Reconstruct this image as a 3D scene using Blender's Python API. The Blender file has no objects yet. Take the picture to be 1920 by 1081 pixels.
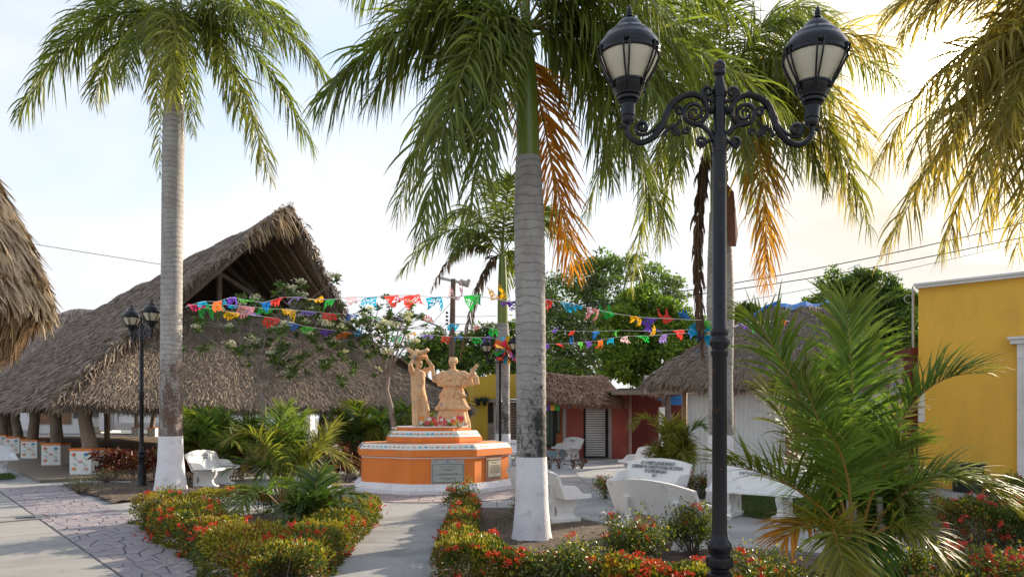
import bpy, bmesh, math, random
import numpy as np
from mathutils import Matrix, Vector, Euler
sc = bpy.context.scene
rng = np.random.default_rng(7)
random.seed(7)
R = math.radians
FPX = 1400.0; HY = 781.0; EYE = 1.7
# ------------------------------------------------------------------ camera, world, sun, exposure
cam_d = bpy.data.cameras.new('camera'); cam = bpy.data.objects.new('camera', cam_d)
sc.collection.objects.link(cam); sc.camera = cam
cam.location = (0, 0, EYE); cam.rotation_euler = (R(90), 0, 0)
cam_d.sensor_width = 36; cam_d.lens = 36*FPX/1920; cam_d.shift_y = (HY-540.5)/1920
cam_d.clip_end = 2000; cam_d.clip_start = 0.05
sc.view_settings.view_transform = 'Standard'; sc.view_settings.look = 'None'
sc.view_settings.gamma = 1; sc.view_settings.use_curve_mapping = False
sc.view_settings.exposure = 1.95
SUN_AZ, SUN_EL = R(47), R(22)          # azimuth right of straight ahead, elevation
sun_v = Vector((math.sin(SUN_AZ)*math.cos(SUN_EL), math.cos(SUN_AZ)*math.cos(SUN_EL), math.sin(SUN_EL)))
sd = bpy.data.lights.new('sun', 'SUN'); so = bpy.data.objects.new('sun', sd); sc.collection.objects.link(so)
so.rotation_euler = sun_v.to_track_quat('Z', 'Y').to_euler(); so.location = (20, 20, 30)
sd.energy = 2.2; sd.angle = R(0.6); sd.color = (1.0, 0.85, 0.66)
world = bpy.data.worlds.new('World'); sc.world = world; world.use_nodes = True
nt = world.node_tree; N = nt.nodes; L = nt.links; N.clear()
def nd(t, **kw):
    n = N.new(t)
    for k, v in kw.items(): setattr(n, k, v)
    return n
sky = nd('ShaderNodeTexSky', sky_type='NISHITA'); sky.sun_disc = False
sky.sun_elevation = SUN_EL; sky.sun_rotation = SUN_AZ
sky.air_density = 1.0; sky.dust_density = 1.5; sky.ozone_density = 1.0
bg1 = nd('ShaderNodeBackground'); bg1.inputs[1].default_value = 0.09; L.new(sky.outputs[0], bg1.inputs[0])
tc = nd('ShaderNodeTexCoord')
mp = nd('ShaderNodeMapping'); mp.inputs['Scale'].default_value = (1.2, 1.2, 3.0); L.new(tc.outputs['Generated'], mp.inputs[0])
nz = nd('ShaderNodeTexNoise'); nz.inputs['Scale'].default_value = 1.6; nz.inputs['Detail'].default_value = 6; nz.inputs['Roughness'].default_value = .55
nz.inputs['Distortion'].default_value = .4; L.new(mp.outputs[0], nz.inputs['Vector'])
# direction of the bright break in the cloud round the sun
gv = Vector((815, 1400, 666)).normalized()
dot = nd('ShaderNodeVectorMath', operation='DOT_PRODUCT'); L.new(tc.outputs['Generated'], dot.inputs[0]); dot.inputs[1].default_value = gv
def ramp(src, pts):
    r = nd('ShaderNodeValToRGB'); L.new(src, r.inputs[0]); e = r.color_ramp.elements
    while len(e) < len(pts): e.new(0.5)
    for i, (p, c) in enumerate(pts): e[i].position = p; e[i].color = c if len(c) == 4 else (*c, 1)
    return r
def mth(op, a, b, clamp=False):
    m = nd('ShaderNodeMath', operation=op, use_clamp=clamp)
    for i, x in enumerate((a, b)):
        if isinstance(x, (int, float)): m.inputs[i].default_value = x
        else: L.new(x, m.inputs[i])
    return m.outputs[0]
# cloud cover: thick low down, thinner and bluer high up
sep = nd('ShaderNodeSeparateXYZ'); L.new(tc.outputs['Generated'], sep.inputs[0])
hi = ramp(sep.outputs[2], [(0.10, (1, 1, 1)), (0.40, (.52, .52, .52)), (0.9, (.42, .42, .42))])
cov = mth('ADD', mth('MULTIPLY', mth('SUBTRACT', nz.outputs['Fac'], 0.45), 1.7), hi.outputs[0], True)
ccol = ramp(nz.outputs['Fac'], [(0.30, (.41, .435, .485)), (0.55, (.475, .482, .50)), (0.75, (.52, .518, .52))])
bg2 = nd('ShaderNodeBackground'); L.new(ccol.outputs[0], bg2.inputs[0]); bg2.inputs[1].default_value = 0.54
mix = nd('ShaderNodeMixShader'); L.new(cov, mix.inputs[0]); L.new(bg1.outputs[0], mix.inputs[1]); L.new(bg2.outputs[0], mix.inputs[2])
d0 = mth('MAXIMUM', dot.outputs['Value'], 0.0)
halo = mth('MULTIPLY', mth('POWER', d0, 40.0), 0.92)
bgh = nd('ShaderNodeBackground'); bgh.inputs[0].default_value = (.280, .232, .150, 1); bgh.inputs[1].default_value = 1.0
mixh = nd('ShaderNodeMixShader'); L.new(halo, mixh.inputs[0]); L.new(mix.outputs[0], mixh.inputs[1]); L.new(bgh.outputs[0], mixh.inputs[2])
mid_ = mth('MULTIPLY', mth('POWER', d0, 420.0), 0.9)
core = mth('MULTIPLY', mth('POWER', d0, 3000.0), 9.0)
glow = mth('ADD', mid_, core)
bg3 = nd('ShaderNodeBackground'); bg3.inputs[0].default_value = (1.0, .86, .60, 1); L.new(glow, bg3.inputs[1])
add = nd('ShaderNodeAddShader'); L.new(mixh.outputs[0], add.inputs[0]); L.new(bg3.outputs[0], add.inputs[1])
wo = nd('ShaderNodeOutputWorld'); L.new(add.outputs[0], wo.inputs[0])

# ------------------------------------------------------------------ pixel helpers (measured on the photograph)
def at(px, py, Y): return Vector(((px-960)/FPX*Y, Y, EYE+(HY-py)/FPX*Y))
def gnd(px, py, z=0.0):
    Y = (EYE-z)*FPX/(py-HY); return Vector(((px-960)/FPX*Y, Y, z))
# ------------------------------------------------------------------ materials
MATS = {}
def mat(name, c1, c2=None, scale=3.0, rough=.75, bump=0.0, bscale=30.0, metal=0.0, spec=.35, trans=0.0, island=0.0,
        c3=None, s3=1.2, t3=(.55, .7), stretch=(1, 1, 1), objcol=False, coat=0.0, attr=None, detail=6, isl_cols=None, ttint=(1.0, 1.15, .55)):
    m = bpy.data.materials.new(name); m.use_nodes = True; n = m.node_tree.nodes; l = m.node_tree.links; n.clear()
    out = n.new('ShaderNodeOutputMaterial'); p = n.new('ShaderNodeBsdfPrincipled')
    p.inputs['Roughness'].default_value = rough; p.inputs['Metallic'].default_value = metal
    p.inputs['Specular IOR Level'].default_value = spec; p.inputs['Coat Weight'].default_value = coat
    tcn = n.new('ShaderNodeTexCoord'); mpn = n.new('ShaderNodeMapping'); mpn.inputs['Scale'].default_value = stretch
    l.new(tcn.outputs['Object'], mpn.inputs[0])
    def noise(s, d=detail):
        q = n.new('ShaderNodeTexNoise'); q.inputs['Scale'].default_value = s; q.inputs['Detail'].default_value = d
        q.inputs['Roughness'].default_value = .62; l.new(mpn.outputs[0], q.inputs['Vector']); return q.outputs['Fac']
    def rmp(src, a, b):
        r = n.new('ShaderNodeMapRange'); r.inputs[1].default_value = a; r.inputs[2].default_value = b; l.new(src, r.inputs[0]); return r.outputs[0]
    def mixc(f, a, b, mode='MIX'):
        x = n.new('ShaderNodeMix'); x.data_type = 'RGBA'; x.blend_type = mode
        for s, v in ((x.inputs[0], f), (x.inputs[6], a), (x.inputs[7], b)):
            if isinstance(v, (int, float)): s.default_value = v
            elif isinstance(v, tuple): s.default_value = (*v, 1)
            else: l.new(v, s)
        return x.outputs[2]
    if objcol:
        oi = n.new('ShaderNodeObjectInfo'); col = oi.outputs['Color']
    elif isl_cols:
        gi = n.new('ShaderNodeNewGeometry'); r = n.new('ShaderNodeValToRGB'); l.new(gi.outputs['Random Per Island'], r.inputs[0])
        e = r.color_ramp.elements
        while len(e) < len(isl_cols): e.new(.5)
        for i, c in enumerate(isl_cols): e[i].position = i/(len(isl_cols)-1); e[i].color = (*c, 1)
        col = r.outputs[0]
        if c2: col = mixc(rmp(noise(scale), .4, .65), col, c2)
    else:
        col = mixc(rmp(noise(scale), .35, .65), c1, c2 if c2 else tuple(x*.88 for x in c1))
    if c3: col = mixc(rmp(noise(s3), *t3), col, c3)
    if attr:  # pigment that changes along the thing (old tips of fronds)
        an = n.new('ShaderNodeAttribute'); an.attribute_name = 'age'; col = mixc(an.outputs['Fac'], col, attr)
    if island:
        gi = n.new('ShaderNodeNewGeometry'); mr = n.new('ShaderNodeMapRange'); l.new(gi.outputs['Random Per Island'], mr.inputs[0])
        mr.inputs[3].default_value = 1-island; mr.inputs[4].default_value = 1+island
        col = mixc(1.0, col, mr.outputs[0], 'MULTIPLY')
    l.new(col, p.inputs['Base Color'])
    if bump:
        b = n.new('ShaderNodeBump'); b.inputs['Strength'].default_value = min(1, bump); b.inputs['Distance'].default_value = .02
        l.new(noise(bscale, 8), b.inputs['Height']); l.new(b.outputs[0], p.inputs['Normal'])
    sh = p.outputs[0]
    if trans:
        tr = n.new('ShaderNodeBsdfTranslucent'); mx = n.new('ShaderNodeMixShader'); mx.inputs[0].default_value = trans
        l.new(mixc(1.0, col, ttint if not objcol else (1.0, 1.0, 1.0), 'MULTIPLY'), tr.inputs[0])
        l.new(sh, mx.inputs[1]); l.new(tr.outputs[0], mx.inputs[2]); sh = mx.outputs[0]
    l.new(sh, out.inputs[0]); MATS[name] = m; return m
concrete = mat('concrete', (.36, .355, .345), (.28, .28, .28), 1.3, .8, .45, 60, c3=(.19, .188, .185), s3=.9, t3=(.50, .70))
concrete_l = mat('pale_concrete', (.34, .33, .31), (.28, .275, .265), .9, .85, .3, 50, c3=(.22, .215, .205), s3=.5, t3=(.5, .68), stretch=(1, 2.2, 1))
asphalt = mat('dark_joint', (.15, .145, .15), (.10, .10, .105), 4, .9, .3, 40)
stone_m = mat('stamped_stone', (.29, .25, .265), (.225, .205, .23), 2.5, .62, .5, 14, c3=(.36, .32, .305), s3=.6, t3=(.5, .66), spec=.45)
stone_r = mat('pinkish_stone', (.38, .315, .30), (.31, .27, .265), 2.5, .7, .4, 14)
soil = mat('soil', (.12, .085, .06), (.075, .055, .042), 6, .95, 1.0, 18, c3=(.17, .13, .10), s3=3)
grass_m = mat('grass', (.06, .11, .02), (.10, .13, .04), 3, .7, 0, island=.4, trans=.3)
white = mat('white_paint', (.80, .79, .76), (.74, .73, .71), 2, .55, .12, 30, c3=(.62, .59, .54), s3=2.2, t3=(.62, .8))
lime = mat('limewash', (.82, .81, .82), (.72, .71, .72), 3, .8, .6, 25, c3=(.50, .45, .41), s3=5, t3=(.57, .74))
benchw = mat('bench_white', (.80, .80, .785), (.72, .72, .71), 2, .7, .45, 45, c3=(.46, .42, .35), s3=5, t3=(.565, .74), stretch=(1, 1, .55))
orange = mat('orange_paint', (.82, .235, .04), (.74, .20, .034), 2.2, .6, .2, 30, c3=(.58, .22, .075), s3=4, t3=(.54, .76), stretch=(1, 1, .45))
orange_t = mat('orange_top', (.70, .30, .12), (.62, .25, .10), 3, .7, .1)
yellow = mat('yellow_wall', (.90, .53, .075), (.84, .48, .065), .8, .75, .25, 25, c3=(.66, .38, .07), s3=1.3, t3=(.50, .82), stretch=(1, 1, .4))
yellow2 = mat('ochre_wall', (.62, .42, .05), (.55, .36, .045), 1, .8, .1)
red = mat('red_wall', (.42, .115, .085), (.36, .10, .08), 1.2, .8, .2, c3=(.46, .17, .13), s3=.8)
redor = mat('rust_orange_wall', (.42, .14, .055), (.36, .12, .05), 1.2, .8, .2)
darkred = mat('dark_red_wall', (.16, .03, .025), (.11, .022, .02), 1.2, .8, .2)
grey_p = mat('grey_plaster', (.42, .40, .38), (.33, .31, .30), 3, .85, .3)
cream = mat('cream_wall', (.62, .58, .52), (.56, .53, .48), 1, .8, .1)
black = mat('black_iron', (.006, .007, .009), (.010, .010, .012), 8, .26, .05, 50, spec=.32, c3=(.075, .03, .014), s3=9, t3=(.62, .74))
darkpl = mat('black_plastic', (.02, .02, .02), None, 5, .5)
metal = mat('galvanised', (.55, .56, .57), (.45, .46, .47), 6, .4, .1, metal=.5)
shutter_m = mat('shutter_metal', (.80, .81, .82), (.68, .69, .70), 4, .45, .05, metal=.05)
frost = mat('frosted_glass', (.80, .74, .60), (.70, .62, .45), 3, .15, .1, 40, spec=.6, trans=.35)
wood = mat('wood_post', (.30, .17, .09), (.19, .10, .055), 5, .75, .5, 25, stretch=(1, 1, .15))
oldwood = mat('weathered_wood', (.25, .20, .16), (.15, .12, .10), 5, .85, .5, 25, stretch=(1, 1, .2))
logm = mat('log_post', (.26, .20, .145), (.14, .10, .075), 4, .9, .7, 16, stretch=(1, 1, .4))
rafter = mat('rafter_wood', (.16, .11, .08), (.10, .07, .05), 6, .8, .3)
thatch = mat('thatch', (.3, .2, .1), (.20, .155, .12), .8, rough=.7, spec=.3, isl_cols=[(.11, .09, .072), (.22, .175, .135), (.36, .275, .195), (.25, .215, .185), (.15, .12, .09), (.52, .39, .265), (.07, .055, .045), (.64, .49, .33)])
thatch_n = mat('thatch_near', (.3, .2, .1), None, rough=.6, spec=.4, isl_cols=[(.20, .13, .07), (.42, .30, .18), (.56, .42, .26), (.33, .22, .12), (.66, .52, .36), (.24, .15, .08)], trans=.1)
thatch_r = mat('thatch_red', (.3, .2, .1), None, rough=.7, isl_cols=[(.22, .12, .075), (.36, .205, .125), (.48, .29, .185), (.28, .165, .105)])
thatch_g = mat('thatch_grey', (.3, .2, .1), None, rough=.8, isl_cols=[(.19, .15, .12), (.28, .22, .175), (.36, .285, .22), (.23, .19, .16)])
under = mat('thatch_underside', (.24, .165, .10), (.15, .105, .066), 7, .9, .6, 30, stretch=(1, 1, 4))
trunkm = None
royal = mat('royal_leaf', (.135, .172, .03), (.185, .20, .036), 2, .42, island=.45, trans=.52, spec=.4, attr=(.30, .27, .04))
royal_backlit = mat('royal_leaf_backlit', (.29, .29, .07), (.37, .31, .08), 2, .45, island=.45, trans=.68, ttint=(1.1, .98, .62), spec=.4, attr=(.36, .25, .04))  # golden glow of backlight put into the leaf colour of sun-side fronds
royal_o = mat('royal_leaf_old', (.16, .19, .03), (.24, .20, .03), 1.2, .5, island=.35, trans=.55, attr=(.68, .30, .045))
royal_or = mat('orange_leaf', (.72, .34, .045), (.58, .25, .035), 2, .5, island=.35, trans=.58, attr=(.66, .25, .03))
brownleaf = mat('brown_leaf', (.13, .075, .045), (.09, .05, .03), 3, .7, island=.4, trans=.15)
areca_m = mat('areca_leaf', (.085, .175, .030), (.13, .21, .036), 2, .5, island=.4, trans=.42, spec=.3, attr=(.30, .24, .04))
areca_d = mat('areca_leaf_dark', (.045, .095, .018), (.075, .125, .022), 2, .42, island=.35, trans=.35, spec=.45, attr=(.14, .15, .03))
areca_y = mat('areca_leaf_yellow', (.17, .20, .03), (.24, .24, .04), 2, .5, island=.35, trans=.45, spec=.3, attr=(.38, .26, .05))
rachism = mat('frond_stalk', (.16, .17, .03), (.22, .18, .04), 4, .45)
rachiso = mat('frond_stalk_amber', (.34, .18, .04), (.25, .16, .04), 4, .45)
shaftm = mat('crownshaft_green', (.13, .19, .03), (.18, .23, .045), 1.2, .3, spec=.5, stretch=(4, 4, .4), c3=(.26, .24, .06), s3=1.5)
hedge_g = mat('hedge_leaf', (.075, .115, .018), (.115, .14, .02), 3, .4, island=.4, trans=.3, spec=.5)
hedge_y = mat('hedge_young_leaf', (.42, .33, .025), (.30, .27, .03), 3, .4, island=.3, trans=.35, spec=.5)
hedge_o = mat('hedge_rust_leaf', (.30, .085, .02), (.22, .10, .02), 3, .45, island=.3, trans=.3)
flower_r = mat('red_flower', (.70, .05, .025), (.52, .085, .03), 3, .5, island=.25, trans=.25)
flower_w = mat('white_flower', (.78, .74, .60), (.66, .62, .48), 3, .6, island=.15, trans=.25)
twig = mat('twig', (.16, .12, .10), (.10, .075, .06), 6, .85)
bark = mat('bark', (.30, .26, .22), (.18, .15, .13), 5, .85, .5, 20)
plum_l = mat('plumeria_leaf', (.075, .13, .026), (.10, .16, .03), 3, .4, island=.35, trans=.3, spec=.45)
croton = mat('croton_leaf', (.12, .02, .02), None, rough=.4, trans=.25, isl_cols=[(.035, .013, .014), (.11, .012, .014), (.18, .028, .014), (.06, .03, .013), (.26, .10, .015)])
tree_b = mat('bright_tree_leaf', (.15, .25, .026), (.24, .33, .035), .9, .5, island=.4, trans=.4)
tree_d = mat('dark_tree_leaf', (.055, .10, .022), (.08, .125, .026), .9, .5, island=.4, trans=.3)
tree_g = mat('grey_green_leaf', (.13, .17, .075), (.18, .22, .09), .9, .5, island=.4, trans=.35)
statue_m = mat('terracotta', (.76, .49, .27), (.66, .40, .215), 4, .85, .8, 22, c3=(.33, .27, .22), s3=3.6, t3=(.55, .66))
plaque_m = mat('steel_plaque', (.40, .43, .41), (.35, .38, .36), 4, .4, .05, metal=.1)
ink = mat('ink', (.03, .03, .035), None)
inkg = mat('faded_ink', (.11, .12, .15), None, rough=.8)
parch = mat('parchment_plaque', (.55, .50, .38), (.48, .43, .32), 5, .5, .1)
plframe = mat('stone_frame', (.42, .22, .14), (.36, .20, .13), 5, .7, .3)
paper = mat('cut_paper', (1, 1, 1), rough=.75, objcol=True, trans=.45)
bluetarp = mat('blue_tarp', (.02, .17, .55), (.03, .22, .62), 3, .35, .2, 8)
glassm = mat('dark_glass', (.02, .03, .04), None, rough=.1, spec=.8)
brown_p = mat('brown_paint', (.20, .055, .035), (.16, .045, .03), 2, .7)
tile_w = mat('tile_white', (.78, .78, .72), None, rough=.25, spec=.5)
COLS = {'red': (.85, .06, .045), 'orange': (.9, .16, .03), 'yellow': (.92, .50, .01), 'green': (.02, .42, .06), 'lime': (.10, .60, .05),
        'cyan': (.01, .38, .62), 'blue': (.01, .16, .55), 'purple': (.16, .06, .48), 'lilac': (.32, .22, .62), 'pink': (.78, .30, .30),
        'pale': (.72, .48, .52), 'magenta': (.85, .05, .17)}
PM = {k: mat('painted_'+k, v, v, rough=.3, spec=.5) for k, v in COLS.items()}
# ------------------------------------------------------------------ mesh builders
col = sc.collection
WM = {}
def wmat(o):
    return WM[o.name] if o is not None and o.name in WM else Matrix()
def finish(o, parent=None, loc=None, rot=None):
    M = Matrix.Translation(loc if loc is not None else (0, 0, 0)) @ (rot.to_matrix().to_4x4() if rot is not None else Matrix())
    if parent is not None: o.parent = parent
    if loc is not None: o.location = loc
    if rot is not None: o.rotation_euler = rot
    col.objects.link(o); WM[o.name] = wmat(parent) @ M
    return o
def tag(o, label=None, cat=None, group=None, kind=None):
    if label: o['label'] = label
    if cat: o['category'] = cat
    if group: o['group'] = group
    if kind: o['kind'] = kind
    return o
def thing(name, label, cat, loc=(0, 0, 0), rz=0.0, group=None):
    o = bpy.data.objects.new(name, None); o.empty_display_size = .2
    finish(o, None, Vector(loc), Euler((0, 0, rz))); return tag(o, label, cat, group)
def np_mesh(name, V, F, mats, midx=None, smooth=False):
    V = np.asarray(V, dtype=np.float32); me = bpy.data.meshes.new(name)
    if isinstance(F, np.ndarray):
        k = F.shape[1]; nf = len(F); tot = np.full(nf, k, np.int32); st = np.arange(nf, dtype=np.int32)*k; idx = F.astype(np.int32).ravel()
    else:
        tot = np.array([len(f) for f in F], np.int32); st = np.concatenate([[0], np.cumsum(tot)[:-1]]).astype(np.int32)
        idx = np.fromiter((i for f in F for i in f), np.int32)
    me.vertices.add(len(V)); me.vertices.foreach_set('co', V.ravel())
    me.loops.add(len(idx)); me.loops.foreach_set('vertex_index', idx)
    me.polygons.add(len(tot)); me.polygons.foreach_set('loop_start', st)
    if midx is not None: me.polygons.foreach_set('material_index', np.asarray(midx, np.int32))
    me.polygons.foreach_set('use_smooth', np.full(len(tot), bool(smooth)))
    for m in (mats if isinstance(mats, (list, tuple)) else [mats]): me.materials.append(m)
    me.update(calc_edges=True); return me
class MB:
    def __init__(s): s.V = []; s.F = []; s.M = []; s.m = 0
    def add(s, V, F):
        b = len(s.V); s.V.extend([tuple(v) for v in V]); s.F.extend([tuple(i+b for i in f) for f in F]); s.M.extend([s.m]*len(F)); return s
    def box(s, c, d, rz=0.0, M=None):
        x, y, z = d[0]/2, d[1]/2, d[2]/2; cc, ss = math.cos(rz), math.sin(rz); V = []
        for sx, sy, sz in ((-1,-1,-1),(1,-1,-1),(1,1,-1),(-1,1,-1),(-1,-1,1),(1,-1,1),(1,1,1),(-1,1,1)):
            p = Vector((sx*x*cc-sy*y*ss+c[0], sx*x*ss+sy*y*cc+c[1], sz*z+c[2])); V.append(M @ p if M else p)
        return s.add(V, [(0,3,2,1),(4,5,6,7),(0,1,5,4),(1,2,6,5),(2,3,7,6),(3,0,4,7)])
    def prism(s, poly, z0, z1, inset=0.0):
        n = len(poly); c = Vector((sum(p[0] for p in poly)/n, sum(p[1] for p in poly)/n))
        top = [(c + (Vector((p[0], p[1]))-c)*(1-inset)) for p in poly]
        V = [(p[0], p[1], z0) for p in poly]+[(t.x, t.y, z1) for t in top]
        F = [tuple(range(n-1, -1, -1)), tuple(range(n, 2*n))]+[(i, (i+1) % n, n+(i+1) % n, n+i) for i in range(n)]
        return s.add(V, F)
    def extr(s, poly, axis, a, b, M=None):
        # polygon in the plane normal to axis, extruded from a to b
        def mk(p, q):
            v = {'x': (q, p[0], p[1]), 'y': (p[0], q, p[1]), 'z': (p[0], p[1], q)}[axis]; v = Vector(v); return M @ v if M else v
        n = len(poly); V = [mk(p, a) for p in poly]+[mk(p, b) for p in poly]
        return s.add(V, [tuple(range(n)), tuple(range(2*n-1, n-1, -1))]+[(i, n+i, n+(i+1) % n, (i+1) % n) for i in range(n)])
    def tube(s, P, r, n=8, cap=True):
        P = [Vector(p) for p in P]; k = len(P); r = r if isinstance(r, (list, tuple)) else [r]*k
        V = []; F = []; up = None
        for i in range(k):
            t = (P[min(i+1, k-1)]-P[max(i-1, 0)]).normalized()
            if up is None: up = t.orthogonal().normalized()
            up = (up-t*up.dot(t)); up = up.normalized() if up.length > 1e-6 else t.orthogonal().normalized()
            w = t.cross(up)
            for j in range(n):
                a = 2*math.pi*j/n; V.append(P[i]+(up*math.cos(a)+w*math.sin(a))*r[i])
        for i in range(k-1):
            for j in range(n): F.append((i*n+j, i*n+(j+1) % n, (i+1)*n+(j+1) % n, (i+1)*n+j))
        if cap: F += [tuple(range(n-1, -1, -1)), tuple(range((k-1)*n, k*n))]
        return s.add(V, F)
    def lathe(s, prof, n=20, c=(0, 0, 0), M=None, a0=0.0, cap=True):
        V = []; F = []; k = len(prof)
        for r, z in prof:
            for j in range(n):
                a = a0+2*math.pi*j/n; p = Vector((c[0]+r*math.cos(a), c[1]+r*math.sin(a), c[2]+z)); V.append(M @ p if M else p)
        for i in range(k-1):
            for j in range(n): F.append((i*n+j, i*n+(j+1) % n, (i+1)*n+(j+1) % n, (i+1)*n+j))
        if cap: F += [tuple(range(n-1, -1, -1)), tuple(range((k-1)*n, k*n))]
        return s.add(V, F)
    def ell(s, c, r, n=12, m=8, M=None):
        pr = [(max(1e-4, math.sin(math.pi*i/m)), -math.cos(math.pi*i/m)) for i in range(m+1)]
        M2 = Matrix.Translation(Vector(c)) @ (M if M else Matrix()) @ Matrix.Diagonal((*r, 1)); return s.lathe(pr, n, M=M2)
    def quad(s, a, b, c, d): return s.add([a, b, c, d], [(0, 1, 2, 3)])
    def build(s, name, mats, parent=None, world=False, smooth=False, loc=None, rot=None, obj=True):
        V = np.array([tuple(v) for v in s.V], float)
        if world and parent is not None:
            Mi = np.array(wmat(parent).inverted()); V = V@Mi[:3, :3].T+Mi[:3, 3]
        me = np_mesh(name, V, s.F, mats, s.M, smooth)
        if smooth:
            try: me.set_sharp_from_angle(angle=R(38))
            except Exception: pass
        return finish(bpy.data.objects.new(name, me), parent, loc, rot) if obj else me
def inst(name, me, parent=None, loc=None, rot=None, scale=None):
    o = finish(bpy.data.objects.new(name, me), parent, Vector(loc) if loc is not None else None, rot)
    if scale is not None: o.scale = scale
    return o
def npobj(name, V, F, mats, parent=None, midx=None, smooth=False, kind=None):
    V = np.asarray(V, float)
    if parent is not None:
        Mi = np.array(wmat(parent).inverted()); V = V@Mi[:3, :3].T+Mi[:3, 3]
    o = finish(bpy.data.objects.new(name, np_mesh(name, V, F, mats, midx, smooth)), parent)
    if kind: o['kind'] = kind
    return o
def copy_tree(o, parent=None, loc=None, rz=None, label=None):
    c = o.copy(); col.objects.link(c)
    if parent is not None: c.parent = parent
    if loc is not None: c.location = loc
    if rz is not None: c.rotation_euler = (0, 0, rz)
    if label: c['label'] = label
    for ch in list(o.children): copy_tree(ch, c)
    WM[c.name] = (wmat(c.parent) if c.parent else Matrix()) @ Matrix.Translation(c.location) @ c.rotation_euler.to_matrix().to_4x4()
    return c
def nrm(a): return a/np.maximum(1e-9, np.linalg.norm(a, axis=-1, keepdims=True))
def textobj(name, body, size, M, m, parent, sx=1.0, spacing=1.0, line=1.0):
    cu = bpy.data.curves.new(name, 'FONT'); cu.body = body; cu.size = size; cu.align_x = 'CENTER'; cu.align_y = 'CENTER'
    cu.resolution_u = 1; cu.extrude = .0015; cu.space_character = spacing; cu.space_line = line; cu.offset = size*.022; cu.materials.append(m)
    t = bpy.data.objects.new('tmp', cu); col.objects.link(t); dg = bpy.context.evaluated_depsgraph_get(); me = bpy.data.meshes.new_from_object(t.evaluated_get(dg)); bpy.data.objects.remove(t)
    me.name = name; me.materials.clear(); me.materials.append(m); o = bpy.data.objects.new(name, me); o.parent = parent; o.matrix_local = M @ Matrix.Diagonal((sx, 1, 1, 1)); col.objects.link(o); return o
# leaves: rhombic leaves folded on the midrib; P base points, D directions
def leaves(P, D, length, width, rg=rng, up=None):
    n = len(P); D = nrm(D); A = rg.normal(size=(n, 3)); A = A if up is None else A*.6+np.asarray(up)
    W = nrm(np.cross(D, A)); Nn = np.cross(W, D)
    l = np.asarray(length).reshape(-1, 1)*np.ones((n, 1)); w = np.asarray(width).reshape(-1, 1)*np.ones((n, 1))
    mid = P+D*l*.45
    V = np.stack([P, mid+W*w*.5+Nn*w*.15, P+D*l, mid-W*w*.5+Nn*w*.15], 1).reshape(-1, 3)
    b = np.arange(n)[:, None]*4
    return V, np.concatenate([b+np.array([[0, 1, 2]]), b+np.array([[0, 2, 3]])], 1).reshape(-1, 3)
def join(parts):
    V = []; F = []; M = []; k = 0
    for v, f, m in parts:
        V.append(v); F.append(f+k); M.append(np.full(len(f), m)); k += len(v)
    return np.concatenate(V), np.concatenate(F), np.concatenate(M)
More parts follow.
